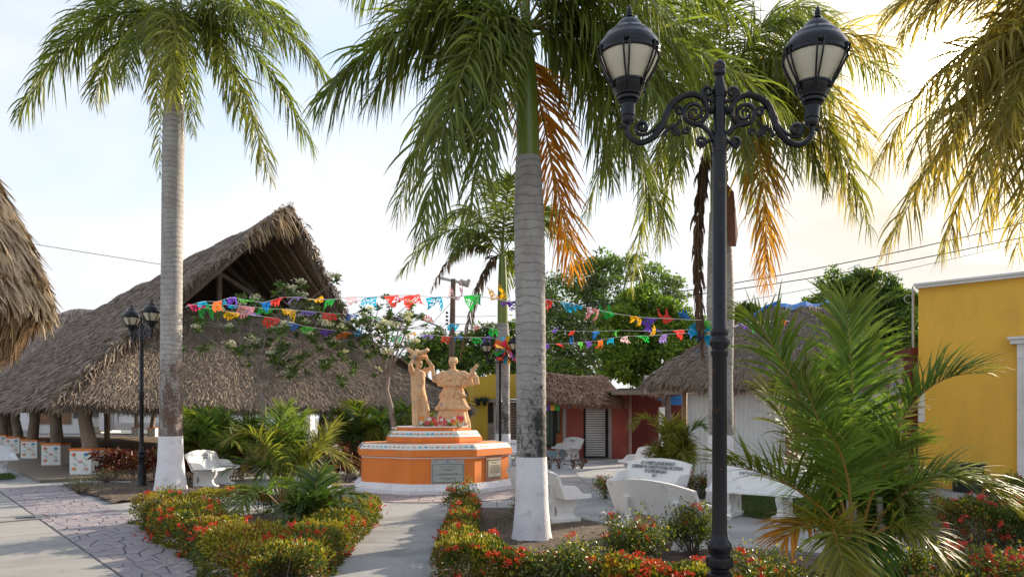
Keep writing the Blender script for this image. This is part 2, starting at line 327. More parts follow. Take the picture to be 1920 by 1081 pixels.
# ------------------------------------------------------------------ palm fronds
def frond(parent, P0, P1, P2, n=95, L=.8, w=.032, droop=.30, plum=1.0, a0=60, a1=30, vee=0.0, m=None, rr=.022, start=.12, age=(0, 0), name='frond', seg=5, prof=None, rm=None, rg=rng):
    P0, P1, P2 = (np.array(p, float) for p in (P0, P1, P2))
    t = np.linspace(start, 1, n); t = np.repeat(t, 2); sg = np.tile([1., -1.], n); t = np.clip(t+rg.normal(size=2*n)*.004, start, 1)
    tt = t[:, None]; B = (1-tt)**2*P0+2*(1-tt)*tt*P1+tt**2*P2; T = nrm(2*(1-tt)*(P1-P0)+2*tt*(P2-P1))
    Z = np.array([0, 0, 1.]); c = np.cross(T, Z); small = np.linalg.norm(c, axis=1) < .25
    hor = nrm(np.array([P2[1]-P0[1], -(P2[0]-P0[0]), 0])+1e-6); s0 = nrm(c); s0[small] = hor; S = nrm(s0-T*np.sum(s0*T, 1, keepdims=True)); U = np.cross(S, T)
    ang = np.radians(a0+(a1-a0)*t**1.5+rg.normal(size=2*n)*5)[:, None]
    el = np.radians(vee+rg.normal(size=2*n)*32*plum)[:, None]
    D = nrm(np.cos(ang)*T+np.sin(ang)*(sg[:, None]*S*np.cos(el)+U*np.sin(el)))
    pr = np.sin(np.pi*np.clip((t*.60+.22), 0, 1))**.55*(1-.5*np.clip((t-.88)/.12, 0, 1)) if prof is None else prof(t)
    Ln = L*np.clip(pr, .18, 1)*(1+rg.normal(size=2*n)*.09); Wn = w*np.clip(pr, .4, 1)*(1+rg.normal(size=2*n)*.12)
    A = U+rg.normal(size=(2*n, 3))*.55*plum; W = nrm(np.cross(D, A))
    p = B.copy(); rings = []; d = D.copy(); g = droop*(1+rg.normal(size=2*n)*.3)
    for k in range(seg+1):
        f = k/seg; wk = Wn*np.array([.55, .95, 1, .85, .55, .06])[min(5, int(round(f*5)))]
        if seg < 5 and k == seg: wk = Wn*.08
        rings.append(np.stack([p+W*wk[:, None]*.5, p-W*wk[:, None]*.5], 1))
        d = nrm(d+np.outer(g*(.5+f), [0, 0, -1])+rg.normal(size=d.shape)*.02); W = nrm(W-d*np.sum(W*d, 1, keepdims=True)); p = p+d*(Ln/seg)[:, None]
    V = np.stack(rings, 1).reshape(-1, 3); per = 2*(seg+1)
    b = (np.arange(2*n)*per)[:, None, None]; k = (np.arange(seg)*2)[None, :, None]; F = (b+k+np.array([0, 1, 3, 2])[None, None, :]).reshape(-1, 4)
    o = npobj(name, V, F, m or royal, parent)
    a = np.clip(age[0]+(age[1]-age[0])*t**2+rg.normal(size=2*n)*.06*(max(age) > 0), 0, 1)
    tip = np.linspace(0, 1, seg+1)[None, :, None]*.35*(1 if max(age) > 0 else .5)
    av = np.clip(a[:, None, None]+tip*np.ones((1, 1, 2))*(.4+.6*a[:, None, None]), 0, 1)
    at_ = o.data.attributes.new('age', 'FLOAT', 'POINT'); at_.data.foreach_set('value', av.astype(np.float32).ravel())
    q = MB(); ts = np.linspace(0, 1, 14)
    Q = [(1-x)**2*P0+2*(1-x)*x*P1+x*x*P2 for x in ts]; q.tube([Vector(v) for v in Q], [rr*(1-.88*x) for x in ts], 6)
    r_ = q.build('rachis', rm or rachism, None, smooth=True, obj=False)
    Mi = np.array(wmat(parent).inverted()); cc = np.zeros(len(r_.vertices)*3, np.float32); r_.vertices.foreach_get('co', cc); cc = cc.reshape(-1, 3)@Mi[:3, :3].T+Mi[:3, 3]
    r_.vertices.foreach_set('co', cc.astype(np.float32).ravel()); r_.update()
    ro = bpy.data.objects.new('rachis', r_); finish(ro, o); return o
# ================================================================== GROUND
def struct(o): o['kind'] = 'structure'; return o
g = MB(); g.quad((-400, -60, -.03), (400, -60, -.03), (400, 900, -.03), (-400, 900, -.03)); struct(g.build('ground', concrete_l))
g = MB(); g.quad((-9, -3, -.012), (16, -3, -.012), (16, 36, -.012), (-9, 36, -.012)); plaza = struct(g.build('plaza_pavement', asphalt))
def slab_mesh(w, d, name, m, h=.012, gap=.014):
    q = MB(); x, y = w/2-gap/2, d/2-gap/2; q.prism([(-x, -y), (x, -y), (x, y), (-x, y)], -h, 0, .004); return q.build(name, m, obj=False)
SM = slab_mesh(2.2, 2.2, 'concrete_slab', concrete)
for i in range(11):
    for j in range(16):
        o = inst('concrete_slab', SM, plaza, (-8+2.2*i, 0.2+2.2*j, random.uniform(-.002, .002)), Euler((0, 0, math.pi/2*random.randrange(4))))
# building frame of the big palapa: t across the front, s backwards along its length
C0 = Vector((-12.4, 21.8, 0)); ET = Vector((.77, .638, 0)).normalized(); ES = Vector((-.638, .77, 0)).normalized(); BROT = math.atan2(ET.y, ET.x)
def TS(t, s, z=0.0): p = C0+ET*t+ES*s; return Vector((p.x, p.y, z))
q = MB(); q.m = 0; q.add([TS(-30, -30, -.004), TS(-2.5, -30, -.004), TS(-2.5, 40, -.004), TS(-30, 40, -.004)], [(0, 1, 2, 3)])
street = struct(q.build('street', asphalt)); SL = slab_mesh(4.0, 4.0, 'concrete_slab', concrete_l)
for i in range(4):
    for j in range(10):
        c = TS(-2.5-2.0-4.0*i, -22+4*j, .008+random.uniform(-.001, .001)); inst('concrete_slab', SL, street, c, Euler((0, 0, BROT)))
# metal manhole frame in the slab
mh = thing('manhole_cover', 'rectangular metal manhole frame set in the pale concrete at far left', 'manhole cover', gnd(28, 972, .012), BROT)
q = MB()
for dx, dy, sx, sy in ((0, .32, .9, .03), (0, -.32, .9, .03), (.45, 0, .03, .66), (-.45, 0, .03, .66)): q.box((dx, dy, .004), (sx, sy, .012))
q.build('frame', oldwood, mh); q = MB(); q.box((0, 0, 0), (.86, .62, .01)); q.build('cover', concrete_l, mh); q = MB(); q.box((.15, 0, .012), (.28, .05, .012)); q.build('handle', darkpl, mh)
# stamped path: irregular stones with recessed joints
def stones(fmap, nu, nv, m, parent, gap=.012, jit=.30, top=.014, cap=300, visible=None):
    P = {}
    def vtx(i, j):
        k = (i, j)
        if k not in P:
            ju = 0 if i in (0, 2*nu) else random.uniform(-jit, jit)*1.0; jv = 0 if j in (0, nv) else random.uniform(-jit, jit)
            P[k] = ((i+ju)/(2*nu), (j+jv)/nv)
        return P[k]
    cells = []
    for j in range(nv):
        off = j % 2
        st = list(range(-1 if off else 0, 2*nu, 2))
        for i in st:
            a, b = max(i, 0), min(i+2, 2*nu)
            if b-a < 1: continue
            bot = [vtx(k, j) for k in range(a, b+1)]; tp = [vtx(k, j+1) for k in range(b, a-1, -1)]
            cells.append([Vector(fmap(*p)) for p in bot+tp])
    cells.sort(key=lambda c: c[0].length); rest = MB()
    for n_, c in enumerate(cells):
        ctr = sum(c, Vector())/len(c); ring = []; dz = random.uniform(-.002, .003); tx, ty = random.uniform(-.006, .006), random.uniform(-.006, .006)
        for p in c: d = (p-ctr); ring.append(d*(max(.5, 1-gap/max(.05, d.length))))
        k = len(ring); V = [(p.x, p.y, -.012) for p in ring]+[(p.x*.965, p.y*.965, top+dz+p.x*tx+p.y*ty) for p in ring]
        F = [tuple(range(k, 2*k))]+[(i, (i+1) % k, k+(i+1) % k, k+i) for i in range(k)]
        if n_ < cap:
            q = MB(); q.add(V, F); q.build('paving_stone', m, parent, loc=Vector((ctr.x, ctr.y, 0)))
        else: rest.add([Vector(v)+Vector((ctr.x, ctr.y, 0)) for v in V], F)
    if rest.V: o = rest.build('paving_stone_rest', m, parent); o['kind'] = 'stuff'
q = MB(); q.add([TS(-2.5, -24, .002), TS(-1.25, -24, .002), TS(-1.25, -3.4, .002), TS(-2.5, -3.4, .002)], [(0, 1, 2, 3)])
path = struct(q.build('stamped_path', asphalt))
stones(lambda u, v: TS(-2.49+1.23*u, -19.5+16*v, 0), 4, 52, stone_m, path, gap=.011, jit=.46, cap=290)
q = MB(); q.prism([TS(-3.2, -3.4)[:2], TS(16, -3.4)[:2], TS(16, -2.6)[:2], TS(-3.2, -2.6)[:2]], -.02, .016); struct(q.build('cross_walk', concrete_l))
q = MB(); q.prism([TS(-1.4, -1.7)[:2], TS(14.2, -1.7)[:2], TS(14.2, 50)[:2], TS(-1.4, 50)[:2]], -.02, .05); struct(q.build('palapa_floor', mat('worn_floor', (.25, .20, .14), (.19, .155, .115), .8, .6, .2, 30, stretch=(1, 1, 1))))
# ring of stamped paving round the monument
MC = Vector((-1.9, 18.1, 0))
q = MB(); n = 48; V = [(MC.x+r*math.cos(2*math.pi*i/n), MC.y+r*math.sin(2*math.pi*i/n), .004) for r in (1.7, 3.35) for i in range(n)]
q.add(V, [(i, n+i, n+(i+1) % n, (i+1) % n) for i in range(n)]); ringp = struct(q.build('monument_ring_paving', asphalt))
stones(lambda u, v: (MC.x+(1.72+1.6*u)*math.cos(2*math.pi*v), MC.y+(1.72+1.6*u)*math.sin(2*math.pi*v), 0), 3, 60, stone_r, ringp, gap=.01, jit=.28, top=.012, cap=150)
def inpoly(x, y, poly):
    ins = np.zeros(x.shape, bool); j = len(poly)-1
    for i in range(len(poly)):
        xi, yi = poly[i][0], poly[i][1]; xj, yj = poly[j][0], poly[j][1]
        c = ((yi > y) != (yj > y)) & (x < (xj-xi)*(y-yi)/(yj-yi+1e-12)+xi); ins ^= c; j = i
    return ins
def bed(name, poly, m, step=.09, z=.02, amp=.025, kerb=None):
    poly = [(p[0], p[1]) for p in poly]; xs = [p[0] for p in poly]; ys = [p[1] for p in poly]
    nx, ny = int((max(xs)-min(xs))/step)+2, int((max(ys)-min(ys))/step)+2
    gx, gy = np.meshgrid(min(xs)+np.arange(nx)*step, min(ys)+np.arange(ny)*step, indexing='ij')
    gz = z+rng.random(gx.shape)*amp+np.sin(gx*2.1)*np.cos(gy*1.7)*amp*.5; V = np.stack([gx, gy, gz], -1).reshape(-1, 3)
    cx, cy = gx[:-1, :-1]+step/2, gy[:-1, :-1]+step/2; ok = inpoly(cx, cy, poly); I, J = np.nonzero(ok)
    F = np.stack([I*ny+J, (I+1)*ny+J, (I+1)*ny+J+1, I*ny+J+1], 1); used = np.unique(F); mp_ = np.full(len(V), -1); mp_[used] = np.arange(len(used))
    o = npobj(name, V[used], mp_[F], m, smooth=True); struct(o)
    if kerb:
        q = MB()
        for a, b in zip(poly, poly[1:]+poly[:1]):
            a, b = Vector((*a, 0)), Vector((*b, 0)); d = b-a; c = (a+b)/2; q.box((c.x, c.y, .01), (d.length+.05, .09, .10), math.atan2(d.y, d.x))
        k = q.build('kerb', kerb, o)
    # litter
    x = rng.uniform(min(xs), max(xs), 1200); y = rng.uniform(min(ys), max(ys), 1200); k = inpoly(x, y, poly); P = np.stack([x[k], y[k], np.full(k.sum(), z+amp+.006)], 1)
    D = rng.normal(size=P.shape)*[1, 1, .12]; V, F = leaves(P, D, rng.uniform(.02, .06, len(P)), .02); npobj('leaf_litter', V, F, litter, o, kind='stuff')
    return poly
litter = mat('dry_litter', (.25, .16, .09), None, isl_cols=[(.28, .19, .12), (.16, .10, .06), (.36, .29, .22), (.20, .20, .06)])
TRI = [(-6.05, 12.2), (-1.87, 6.65), (-2.33, 13.2)]
bed('hedge_bed_soil', TRI, soil)
bed('left_palm_bed_soil', [gnd(*p) for p in ((122, 911), (212, 945), (300, 934), (380, 926), (470, 912), (372, 904), (250, 906), (180, 907))], soil, amp=.04, step=.12)
RB = [gnd(*p) for p in ((798, 1140), (838, 985), (868, 957), (966, 956), (1094, 977), (1262, 1011), (1350, 1032), (1500, 1040), (1640, 1055), (1720, 1120), (1740, 1400), (806, 1400))]
bed('right_bed_soil', RB, soil, kerb=concrete)
FB = [gnd(*p) for p in ((1690, 1010), (1705, 962), (1790, 942), (1990, 935), (2150, 1000), (2020, 1080), (1880, 1065))]
bed('far_right_bed_soil', FB, soil, kerb=concrete)
bed('croton_bed_soil', [gnd(*p) for p in ((180, 902), (300, 903), (680, 880), (665, 862), (300, 880), (175, 893))], soil, step=.15)
def grass(name, poly, n, h=.09):
    poly = [(p[0], p[1]) for p in poly]; xs = [p[0] for p in poly]; ys = [p[1] for p in poly]; x = rng.uniform(min(xs), max(xs), n); y = rng.uniform(min(ys), max(ys), n)
    k = inpoly(x, y, poly); P = np.stack([x[k], y[k], np.zeros(k.sum())], 1); D = rng.normal(size=P.shape)*[.5, .5, .1]+[0, 0, 1]
    V, F = leaves(P, D, h*rng.uniform(.5, 1.2, len(P)), .012); return npobj(name, V, F, grass_m, kind='stuff')
GP = [gnd(*p) for p in ((1322, 948), (1345, 922), (1500, 925), (1620, 935), (1610, 1000), (1500, 985), (1400, 968))]
bed('lawn_soil', GP, soil, z=.008, amp=.01)
grass('lawn_grass', GP, 26000)
grass('grass_tuft', [gnd(*p) for p in ((-20, 893), (20, 890), (30, 898), (-20, 901))], 4500, .12)
# ================================================================== THATCH
def thatch_surface(parent, f, n, L, W, m, lift=.10, fr=0, frL=.4, base=None, off=.02, vpow=1.0, jit=.35, seed=1, under_m=None, thick=.14, nu=26, nv=10, flip=1):
    rg = np.random.default_rng(seed); e = 1e-3
    def nrmls(u, v):
        P = f(u, v); Pu = (f(np.clip(u+e, 0, 1), v)-f(np.clip(u-e, 0, 1), v)); Pv = (f(u, np.clip(v+e, 0, 1))-f(u, np.clip(v-e, 0, 1)))
        Pu, Pv = nrm(Pu), nrm(Pv); Nn = nrm(np.cross(Pu, Pv)); Nn = Nn*np.sign(Nn[:, 2:3]+1e-9)*flip; return P, Pu, Pv, Nn
    gu, gv = np.meshgrid(np.linspace(0, 1, nu), np.linspace(0, 1, nv), indexing='ij'); gu, gv = gu.ravel(), gv.ravel()
    P, Pu, Pv, Nn = nrmls(gu, gv); I, J = np.meshgrid(np.arange(nu-1), np.arange(nv-1), indexing='ij'); I, J = I.ravel(), J.ravel()
    F = np.stack([I*nv+J, (I+1)*nv+J, (I+1)*nv+J+1, I*nv+J+1], 1)
    npobj('roof_deck', P-Nn*.01, F, base or m, parent)
    npobj('roof_underside', P-Nn*thick, F[:, ::-1].copy(), under_m or under, parent)
    # area-uniform sampling by rejection
    uu = rg.random(n*3); vv = rg.random(n*3); P, Pu, Pv, Nn = nrmls(uu, vv)
    w = np.linalg.norm(np.cross((f(np.clip(uu+.01, 0, 1), vv)-f(np.clip(uu-.01, 0, 1), vv)), (f(uu, np.clip(vv+.01, 0, 1))-f(uu, np.clip(vv-.01, 0, 1)))), axis=1)
    w = w/w.mean(); keep = rg.random(n*3) < w*.4
    P, Pu, Pv, Nn, vv = (a[keep][:n] for a in (P, Pu, Pv, Nn, vv)); k = len(P)
    if fr:
        u2 = rg.random(fr); v2 = rg.random(fr)*.03; a, b, c, d = nrmls(u2, v2); P = np.concatenate([P, a-d*rg.random((fr, 1))*thick]); Pu = np.concatenate([Pu, b]); Pv = np.concatenate([Pv, c]); Nn = np.concatenate([Nn, d])
    K = len(P); isf = np.arange(K) >= k; D = nrm(-Pv+Pu*rg.normal(size=(K, 1))*jit+Nn*rg.uniform(-.05, 1, (K, 1))*lift*2.2+np.where(isf[:, None], np.array([[0, 0, -.9]]), 0))
    Ln = np.where(isf, frL, L)*rg.uniform(.55, 1.25, K); Wn = W*rg.uniform(.5, 1.4, K); Wd = nrm(np.cross(D, Nn)+Nn*rg.normal(size=(K, 1))*.4)
    P = P+Nn*off*rg.random((K, 1))*2; d1 = nrm(D+np.array([0, 0, -.22])*rg.random((K, 1))+Nn*rg.normal(size=(K, 1))*.15); Pm = P+D*(Ln*.5)[:, None]; Pe = Pm+d1*(Ln*.5)[:, None]
    V = np.stack([P+Wd*(Wn*.4)[:, None], P-Wd*(Wn*.4)[:, None], Pm+Wd*(Wn*.5)[:, None], Pm-Wd*(Wn*.5)[:, None], Pe+Wd*(Wn*.12)[:, None], Pe-Wd*(Wn*.12)[:, None]], 1).reshape(-1, 3)
    b = (np.arange(K)*6)[:, None, None]; F = (b+np.array([[[0, 1, 3, 2], [2, 3, 5, 4]]])).reshape(-1, 4)
    return npobj('thatch', V, F, m, parent, kind='stuff')
def A3(t, s, z):   # arrays to world
    t, s, z = np.broadcast_arrays(t, s, z)
    return np.stack([C0.x+ET.x*t+ES.x*s, C0.y+ET.y*t+ES.y*s, z], -1)
pal = thing('thatched_palapa', 'huge open-sided palapa with grey palm thatch and dark gable opening under its peak', 'palapa', (C0.x, C0.y, .05))
VF = .47
def sst(v): return np.where(v < VF, -.85+(2.5)*(v/VF), 1.55-1.05*((v-VF)/(1-VF)))
def sag(u, v): return .10*np.sin(u*23+v*3)+.08*np.sin(u*61)*v
def tLf(v): return np.where(v < VF, -.85+3.5*v/VF, 2.65+3.7*(v-VF)/(1-VF))
def tRf(v): return np.where(v < VF, 13.35-4.2*v/VF, 9.15-2.8*(v-VF)/(1-VF))
def fL(u, v): s0 = sst(v); return A3(tLf(v), s0+u*(47-s0), 2.12+7.0*v**1.04+sag(u, v)*.6)
def fR(u, v): s0 = sst(v); return A3(tRf(v), s0+u*(47-s0), 2.12+7.0*v**1.04+sag(u, v)*.6)
def fF(u, v): t0 = -.85+v*3.6; t1 = 13.35-v*4.1; return A3(t0+u*(t1-t0), -.85+v*3.4+.25*np.sin(u*9)*v, 2.10+3.5*v+.06*np.sin(u*30))
rf = bpy.data.objects.new('roof', None); finish(rf, pal, Vector((0, 0, 2)))
thatch_surface(rf, fL, 90000, .46, .026, thatch_g, fr=3600, frL=.30, seed=3, lift=.10, jit=.3, nu=60)
thatch_surface(rf, fR, 4000, .5, .07, thatch, fr=900, frL=.35, seed=4, nu=50)
thatch_surface(rf, fF, 130000, .34, .025, thatch, fr=9000, frL=.34, seed=5, lift=.14, jit=.46, nu=40)
# far hip
def fB(u, v): t0 = tLf(v); t1 = tRf(v); return A3(t0+u*(t1-t0), 50.5-v*3.5, 2.12+7*v)
thatch_surface(rf, fB, 500, .6, .1, thatch, seed=6, nu=6, nv=4)
# ragged gable edge: thatch ends hanging over the barge boards
def edge_strands(parent, Pa, Pb, n, L, W, m, out, seed, jit=.35):
    rg = np.random.default_rng(seed); t = rg.random(n)[:, None]; Pa, Pb, out = np.array(Pa), np.array(Pb), np.array(out)
    P = Pa+(Pb-Pa)*t+rg.normal(size=(n, 3))*.06; D = nrm(out+np.array([0, 0, -.5])+rg.normal(size=(n, 3))*jit); Ln = L*rg.uniform(.4, 1.2, n)*(1+.9*(t[:, 0] > .62)*(t[:, 0] < .9))
    A = nrm(rg.normal(size=(n, 3))); W_ = nrm(np.cross(D, A)); Wn = W*rg.uniform(.5, 1.3, n); D2 = nrm(D+np.array([0, 0, -.9])); Pm = P+D*(Ln*.4)[:, None]; Pe = Pm+D2*(Ln*.6)[:, None]
    V = np.stack([P+W_*(Wn*.5)[:, None], P-W_*(Wn*.5)[:, None], Pm+W_*(Wn*.5)[:, None], Pm-W_*(Wn*.5)[:, None], Pe+W_*(Wn*.1)[:, None], Pe-W_*(Wn*.1)[:, None]], 1).reshape(-1, 3)
    b = (np.arange(n)*6)[:, None, None]; F = (b+np.array([[[0, 1, 3, 2], [2, 3, 5, 4]]])).reshape(-1, 4); npobj('gable_fringe', V, F, m, parent, kind='stuff')
fT = TS(2.55, 1.6, 5.45); pk = TS(6.35, .45, 9.12); fT2 = TS(9.25, 1.6, 5.45)
edge_strands(rf, fT, pk, 900, .22, .045, thatch, -ES*.35+ET*.25, 8)
edge_strands(rf, fT2, pk, 900, .24, .045, thatch, -ES*.35-ET*.1, 9)
edge_strands(rf, TS(5.0, .8, 7.9), TS(6.2, .5, 9.05), 300, .55, .06, thatch_n, -ES*.3+ET*.3, 10, .25)
edge_strands(rf, TS(-.85, -.85, 2.15), TS(2.7, 1.7, 5.5), 1800, .42, .05, thatch, -ET*.4-ES*.1, 12)
for a, b in ((TS(2.7, 1.75, 5.30), TS(6.3, .62, 8.88)), (TS(9.1, 1.75, 5.30), TS(6.4, .62, 8.88))):
    q = MB(); q.tube([a, (a+b)/2+Vector((0, 0, -.03)), b], .11, 8); q.build('barge_board', oldwood, pal, True)
for s in np.arange(1.4, 30, .95):
    for f_, tt_ in ((fR, 0), (fL, 1)):
        if tt_ and s > 8: continue
        q = MB(); P_ = [Vector((float(tRf(v)) if not tt_ else float(tLf(v)), 0, 2.12+7*v)) for v in (.40, .7, .99)]
        q.tube([TS(p.x+(-.14 if not tt_ else .14), s+.4, p.z-.26) for p in P_], .055, 6); q.build('rafter', oldwood, pal, True)
for v in np.arange(.42, .98, .085):
    q = MB(); q.tube([TS(float(tRf(v))-.1, 1.6-.8*(v-.4), 2.12+7*v-.19), TS(float(tRf(v))-.1, 28, 2.12+7*v-.19)], .028, 5); q.build('batten', oldwood, pal, True)
for a, b, r in ((TS(3, 3.4, 5.5), TS(8.9, 3.4, 5.5), .12), (TS(4.9, 3.4, 5.5), TS(4.9, 3.4, 7.6), .1), (TS(4.4, 3.5, 7.3), TS(7.6, 3.5, 5.6), .09), (TS(5.4, 5.4, 8.0), TS(8.6, 5.4, 5.6), .10), (TS(3, 8, 5.5), TS(8.9, 8, 5.5), .12), (TS(4.9, 8, 5.5), TS(4.9, 8, 7.6), .1)):
    q = MB(); q.tube([a, b], r, 8); q.build('truss_beam', oldwood, pal, True)
for (a, b) in ((TS(0, 0, 2.35), TS(12.5, 0, 2.35)), (TS(0, 0, 2.35), TS(0, 48, 2.35)), (TS(12.5, 0, 2.35), TS(12.5, 48, 2.35))):
    q = MB(); q.tube([a, b], .13, 8); q.build('ring_beam', oldwood, pal, True)
# log posts of the palapa and the painted blocks round their feet
PFLOW = [(-.19, .22, 'red'), (.17, .22, 'blue'), (0, .02, 'pink'), (-.19, -.19, 'orange'), (.17, -.19, 'pink')]
def flower_geo(q, x, z, s, idx, gidx, y=-.002):
    q.m = gidx
    for a in (R(200), R(340), R(250), R(300), R(180), R(0)):
        dx, dz = math.cos(a), math.sin(a)*.8; L_ = 1.7*s; w = .30*s; nx, nz = -dz*w, dx*w
        q.add([(x+dx*s*.4, y, z+dz*s*.4), (x+dx*L_*.7+nx, y, z+dz*L_*.7+nz), (x+dx*L_, y, z+dz*L_), (x+dx*L_*.7-nx, y, z+dz*L_*.7-nz)], [(0, 3, 2, 1)])
    q.m = idx; V = []; n = 15
    for i in range(n): r = s*(1.0 if i % 3 else .72); V.append((x+r*math.cos(2*math.pi*i/n), y-.002, z+r*math.sin(2*math.pi*i/n)))
    q.add(V, [tuple(range(n))])
def pedestal(loc, rz, label):
    o = thing('painted_pedestal', label, 'pedestal', loc, rz, 'painted blocks at the feet of the palapa posts')
    q = MB(); q.box((0, 0, .34), (.64, .64, .68)); q.build('block', white, o); q = MB(); q.box((0, 0, .71), (.68, .68, .065)); q.build('cap', orange, o)
    q = MB(); ms = [PM['red'], PM['blue'], PM['pink'], PM['orange'], PM['green']]; ix = {'red': 0, 'blue': 1, 'pink': 2, 'orange': 3}
    for x, z, c in PFLOW: flower_geo(q, x, .35+z, .052, ix[c], 4, -.324)
    q.m = 4
    for sgn in (-1, 1):
        for zz in (.28, .46): q.tube([(sgn*(.10+.10*k/6), -.324, zz+.05*math.sin(k*1.1)*sgn) for k in range(7)], .006, 4)
    q.build('painted_flowers', ms, o); return o
pos = []
for k in range(9): pos.append((0, 5.4*k))
for k in range(10): pos.append((12.5, 5.4*k))
pos += [(6.25, 0)]
ordn = ['nearest, at the palapa corner', 'second from the palapa corner', 'third from the palapa corner', 'fourth from the palapa corner', 'cut by the photo edge']
for i, (t, s) in enumerate(pos):
    b = TS(t, s, .05); q = MB(); r0 = .21 if i < 5 else .2; j = random.uniform(-.06, .06)
    q.tube([TS(t, s, .05), TS(t+j, s-j, .9), TS(t-j, s+j*.5, 1.6), TS(t, s, 2.45)], [r0*1.1, r0, r0*.88, r0*.95], 12); q.build('log_post', logm, pal, True, smooth=True)
    if i < 5: pedestal(b, R(-4 if i == 0 else 2), 'white flower-painted block with orange top, '+ordn[i])
    elif t > 10 or t == 6.25:
        px = 960+b.x/b.y*FPX
        if i in (11, 17, 18): pedestal(b, R(5), {11: 'small far block with orange cap at the foot of the post near the white van', 17: 'small far block beyond the dim floor, left of the planter', 18: 'small far block beyond the dim floor, right one by the cream ledge'}.get(i))
# orange litter bin behind the corner block
tb = thing('orange_bin', 'orange square litter bin with black bag behind the corner block', 'litter bin', TS(.55, .55, .05), R(8))
q = MB(); q.box((0, 0, .36), (.36, .36, .68)); q.build('bin_body', orange, tb); q = MB(); q.lathe([(.2, .70), (.23, .73), (.21, .78), (.1, .77)], 10); q.build('bag', darkpl, tb, smooth=True)
# second, older roof behind on the left
p2 = thing('old_palapa', 'older grey palapa roof with vines, behind the big one at far left', 'palapa', at(60, 781, 62)-Vector((0, 0, EYE)))
O2 = at(60, 781, 58); O2.z = 0
def f2(u, v): return np.stack([O2.x-26+v*9+u*(38-16*v), O2.y-6+v*7+0*u, 2.5+v*7.6+.25*np.sin(u*14)*v+.15*np.sin(u*37)], -1)
def f2b(u, v): return np.stack([O2.x+12-v*7+0*u, O2.y-6+v*7+u*(10-v*5), 2.5+v*7.6], -1)
thatch_surface(p2, f2, 9000, .8, .10, thatch_g, seed=21, fr=700, frL=.6); thatch_surface(p2, f2b, 1800, .8, .12, thatch_g, seed=22)
for k in range(5):
    b = Vector((O2.x-20+k*7, O2.y-4, 0)); q = MB(); q.tube([b, b+Vector((0, 0, 3))], .2, 8); q.build('log_post', logm, p2, True)
q = MB(); a = Vector((O2.x-2.2, O2.y-.5, 8.6)); q.add([a, a+Vector((1.0, -1, -2.2)), a+Vector((2.1, -2, -4.6)), a+Vector((1.4, -2.1, -4.8)), a+Vector((.4, -1.2, -2.6))], [(0, 1, 4), (1, 2, 3, 4)]); q.build('hole', rafter, p2, True)
vl = []
for k in range(60):
    c = np.array([O2.x-22+rng.random()*16, O2.y-5.6+rng.random()*3, 3.2+rng.random()*2.6]); P = c+rng.normal(size=(110, 3))*[.7, .4, .5]; vl.append(P)
P = np.concatenate(vl); V, F = leaves(P, rng.normal(size=P.shape), .22, .12); o = npobj('roof_vines', V, F, tree_d, p2, kind='stuff')
# near palm-leaf parasol at the left edge
ub = at(-165, 781, 7.6); ub.z = 0
um = thing('palm_leaf_parasol', 'shaggy palm-leaf sunshade roof hanging in at the left edge', 'sunshade', ub)
def fU(u, v):
    a = u*2*math.pi; r = 1.13*(1-v)**.68*(1+.03*np.sin(a*7)); return np.stack([ub.x+r*np.cos(a), ub.y+r*np.sin(a), 3.02+v**.85*1.9], -1)
thatch_surface(um, fU, 11000, .40, .036, thatch_n, lift=.09, fr=100, seed=31, jit=.2, under_m=under, thick=.1, nu=40, nv=8)
def fU2(u, v):
    a = u*2*math.pi; r = .93+.27*v+.03*np.sin(a*9); return np.stack([ub.x+r*np.cos(a), ub.y+r*np.sin(a), 2.62+.48*v], -1)
thatch_surface(um, fU2, 9000, .40, .020, mat('thatch_fringe', (.3, .2, .1), None, rough=.6, isl_cols=[(.12, .07, .035), (.25, .15, .07), (.36, .24, .12), (.17, .10, .05)]), lift=.10, flip=-1, fr=2200, frL=.28, seed=32, jit=.12, thick=.08, nu=40, nv=4)
q = MB(); q.tube([ub, ub+Vector((0, 0, 4))], .1, 10); q.build('pole', logm, um, True)
# ================================================================== BUILDINGS
def wbox(q, px0, px1, z0, z1, Y, dep=.2, yo=0.0):
    x0, x1 = (px0-960)/FPX*Y, (px1-960)/FPX*Y; q.box(((x0+x1)/2, Y+yo+dep/2, (z0+z1)/2), (abs(x1-x0), dep, z1-z0))
def ZY(py, Y): return EYE+(HY-py)/FPX*Y
def pbox(par, name, m, px0, px1, py0, py1, Y, dep=.2, yo=0.0, lab=None):
    q = MB(); wbox(q, px0, px1, ZY(py1, Y), ZY(py0, Y), Y, dep, yo); o = q.build(name, m, par, True)
    if lab: o['label'] = lab
    return o
# far houses seen under the palapa
Yf = 76
fh = thing('far_white_house', 'white house with wooden shutters seen under the palapa, far left', 'house', (at(100, 781, Yf).x, Yf, 0))
pbox(fh, 'wall', white, 36, 168, 690, 812, Yf, 6)
for a, b in ((73, 94), (96, 116), (118, 134)): pbox(fh, 'shutter', wood, a, b, 745, 794, Yf, .15, -.16)
for a, b in ((138, 166),): pbox(fh, 'window', glassm, a, b, 765, 783, Yf, .1, -.1)
pbox(fh, 'door_frame', white, 40, 70, 745, 806, Yf, .4, -.41); pbox(fh, 'door', glassm, 36, 40, 765, 803, Yf, .2, -.2)
fh2 = thing('far_long_wall_house', 'long low white house with a cream ledge beyond the palapa floor', 'house', (at(250, 781, Yf).x, Yf, 0))
pbox(fh2, 'wall', white, 186, 560, 700, 806, Yf-2, 6); pbox(fh2, 'side_wall', cream, 171, 186, 760, 800, Yf, 5, 0.01)
pbox(fh2, 'ledge', cream, 222, 320, 792, 806, Yf-2, .8, -.81); pbox(fh2, 'window', glassm, 174, 185, 765, 781, Yf, .1, -.11)
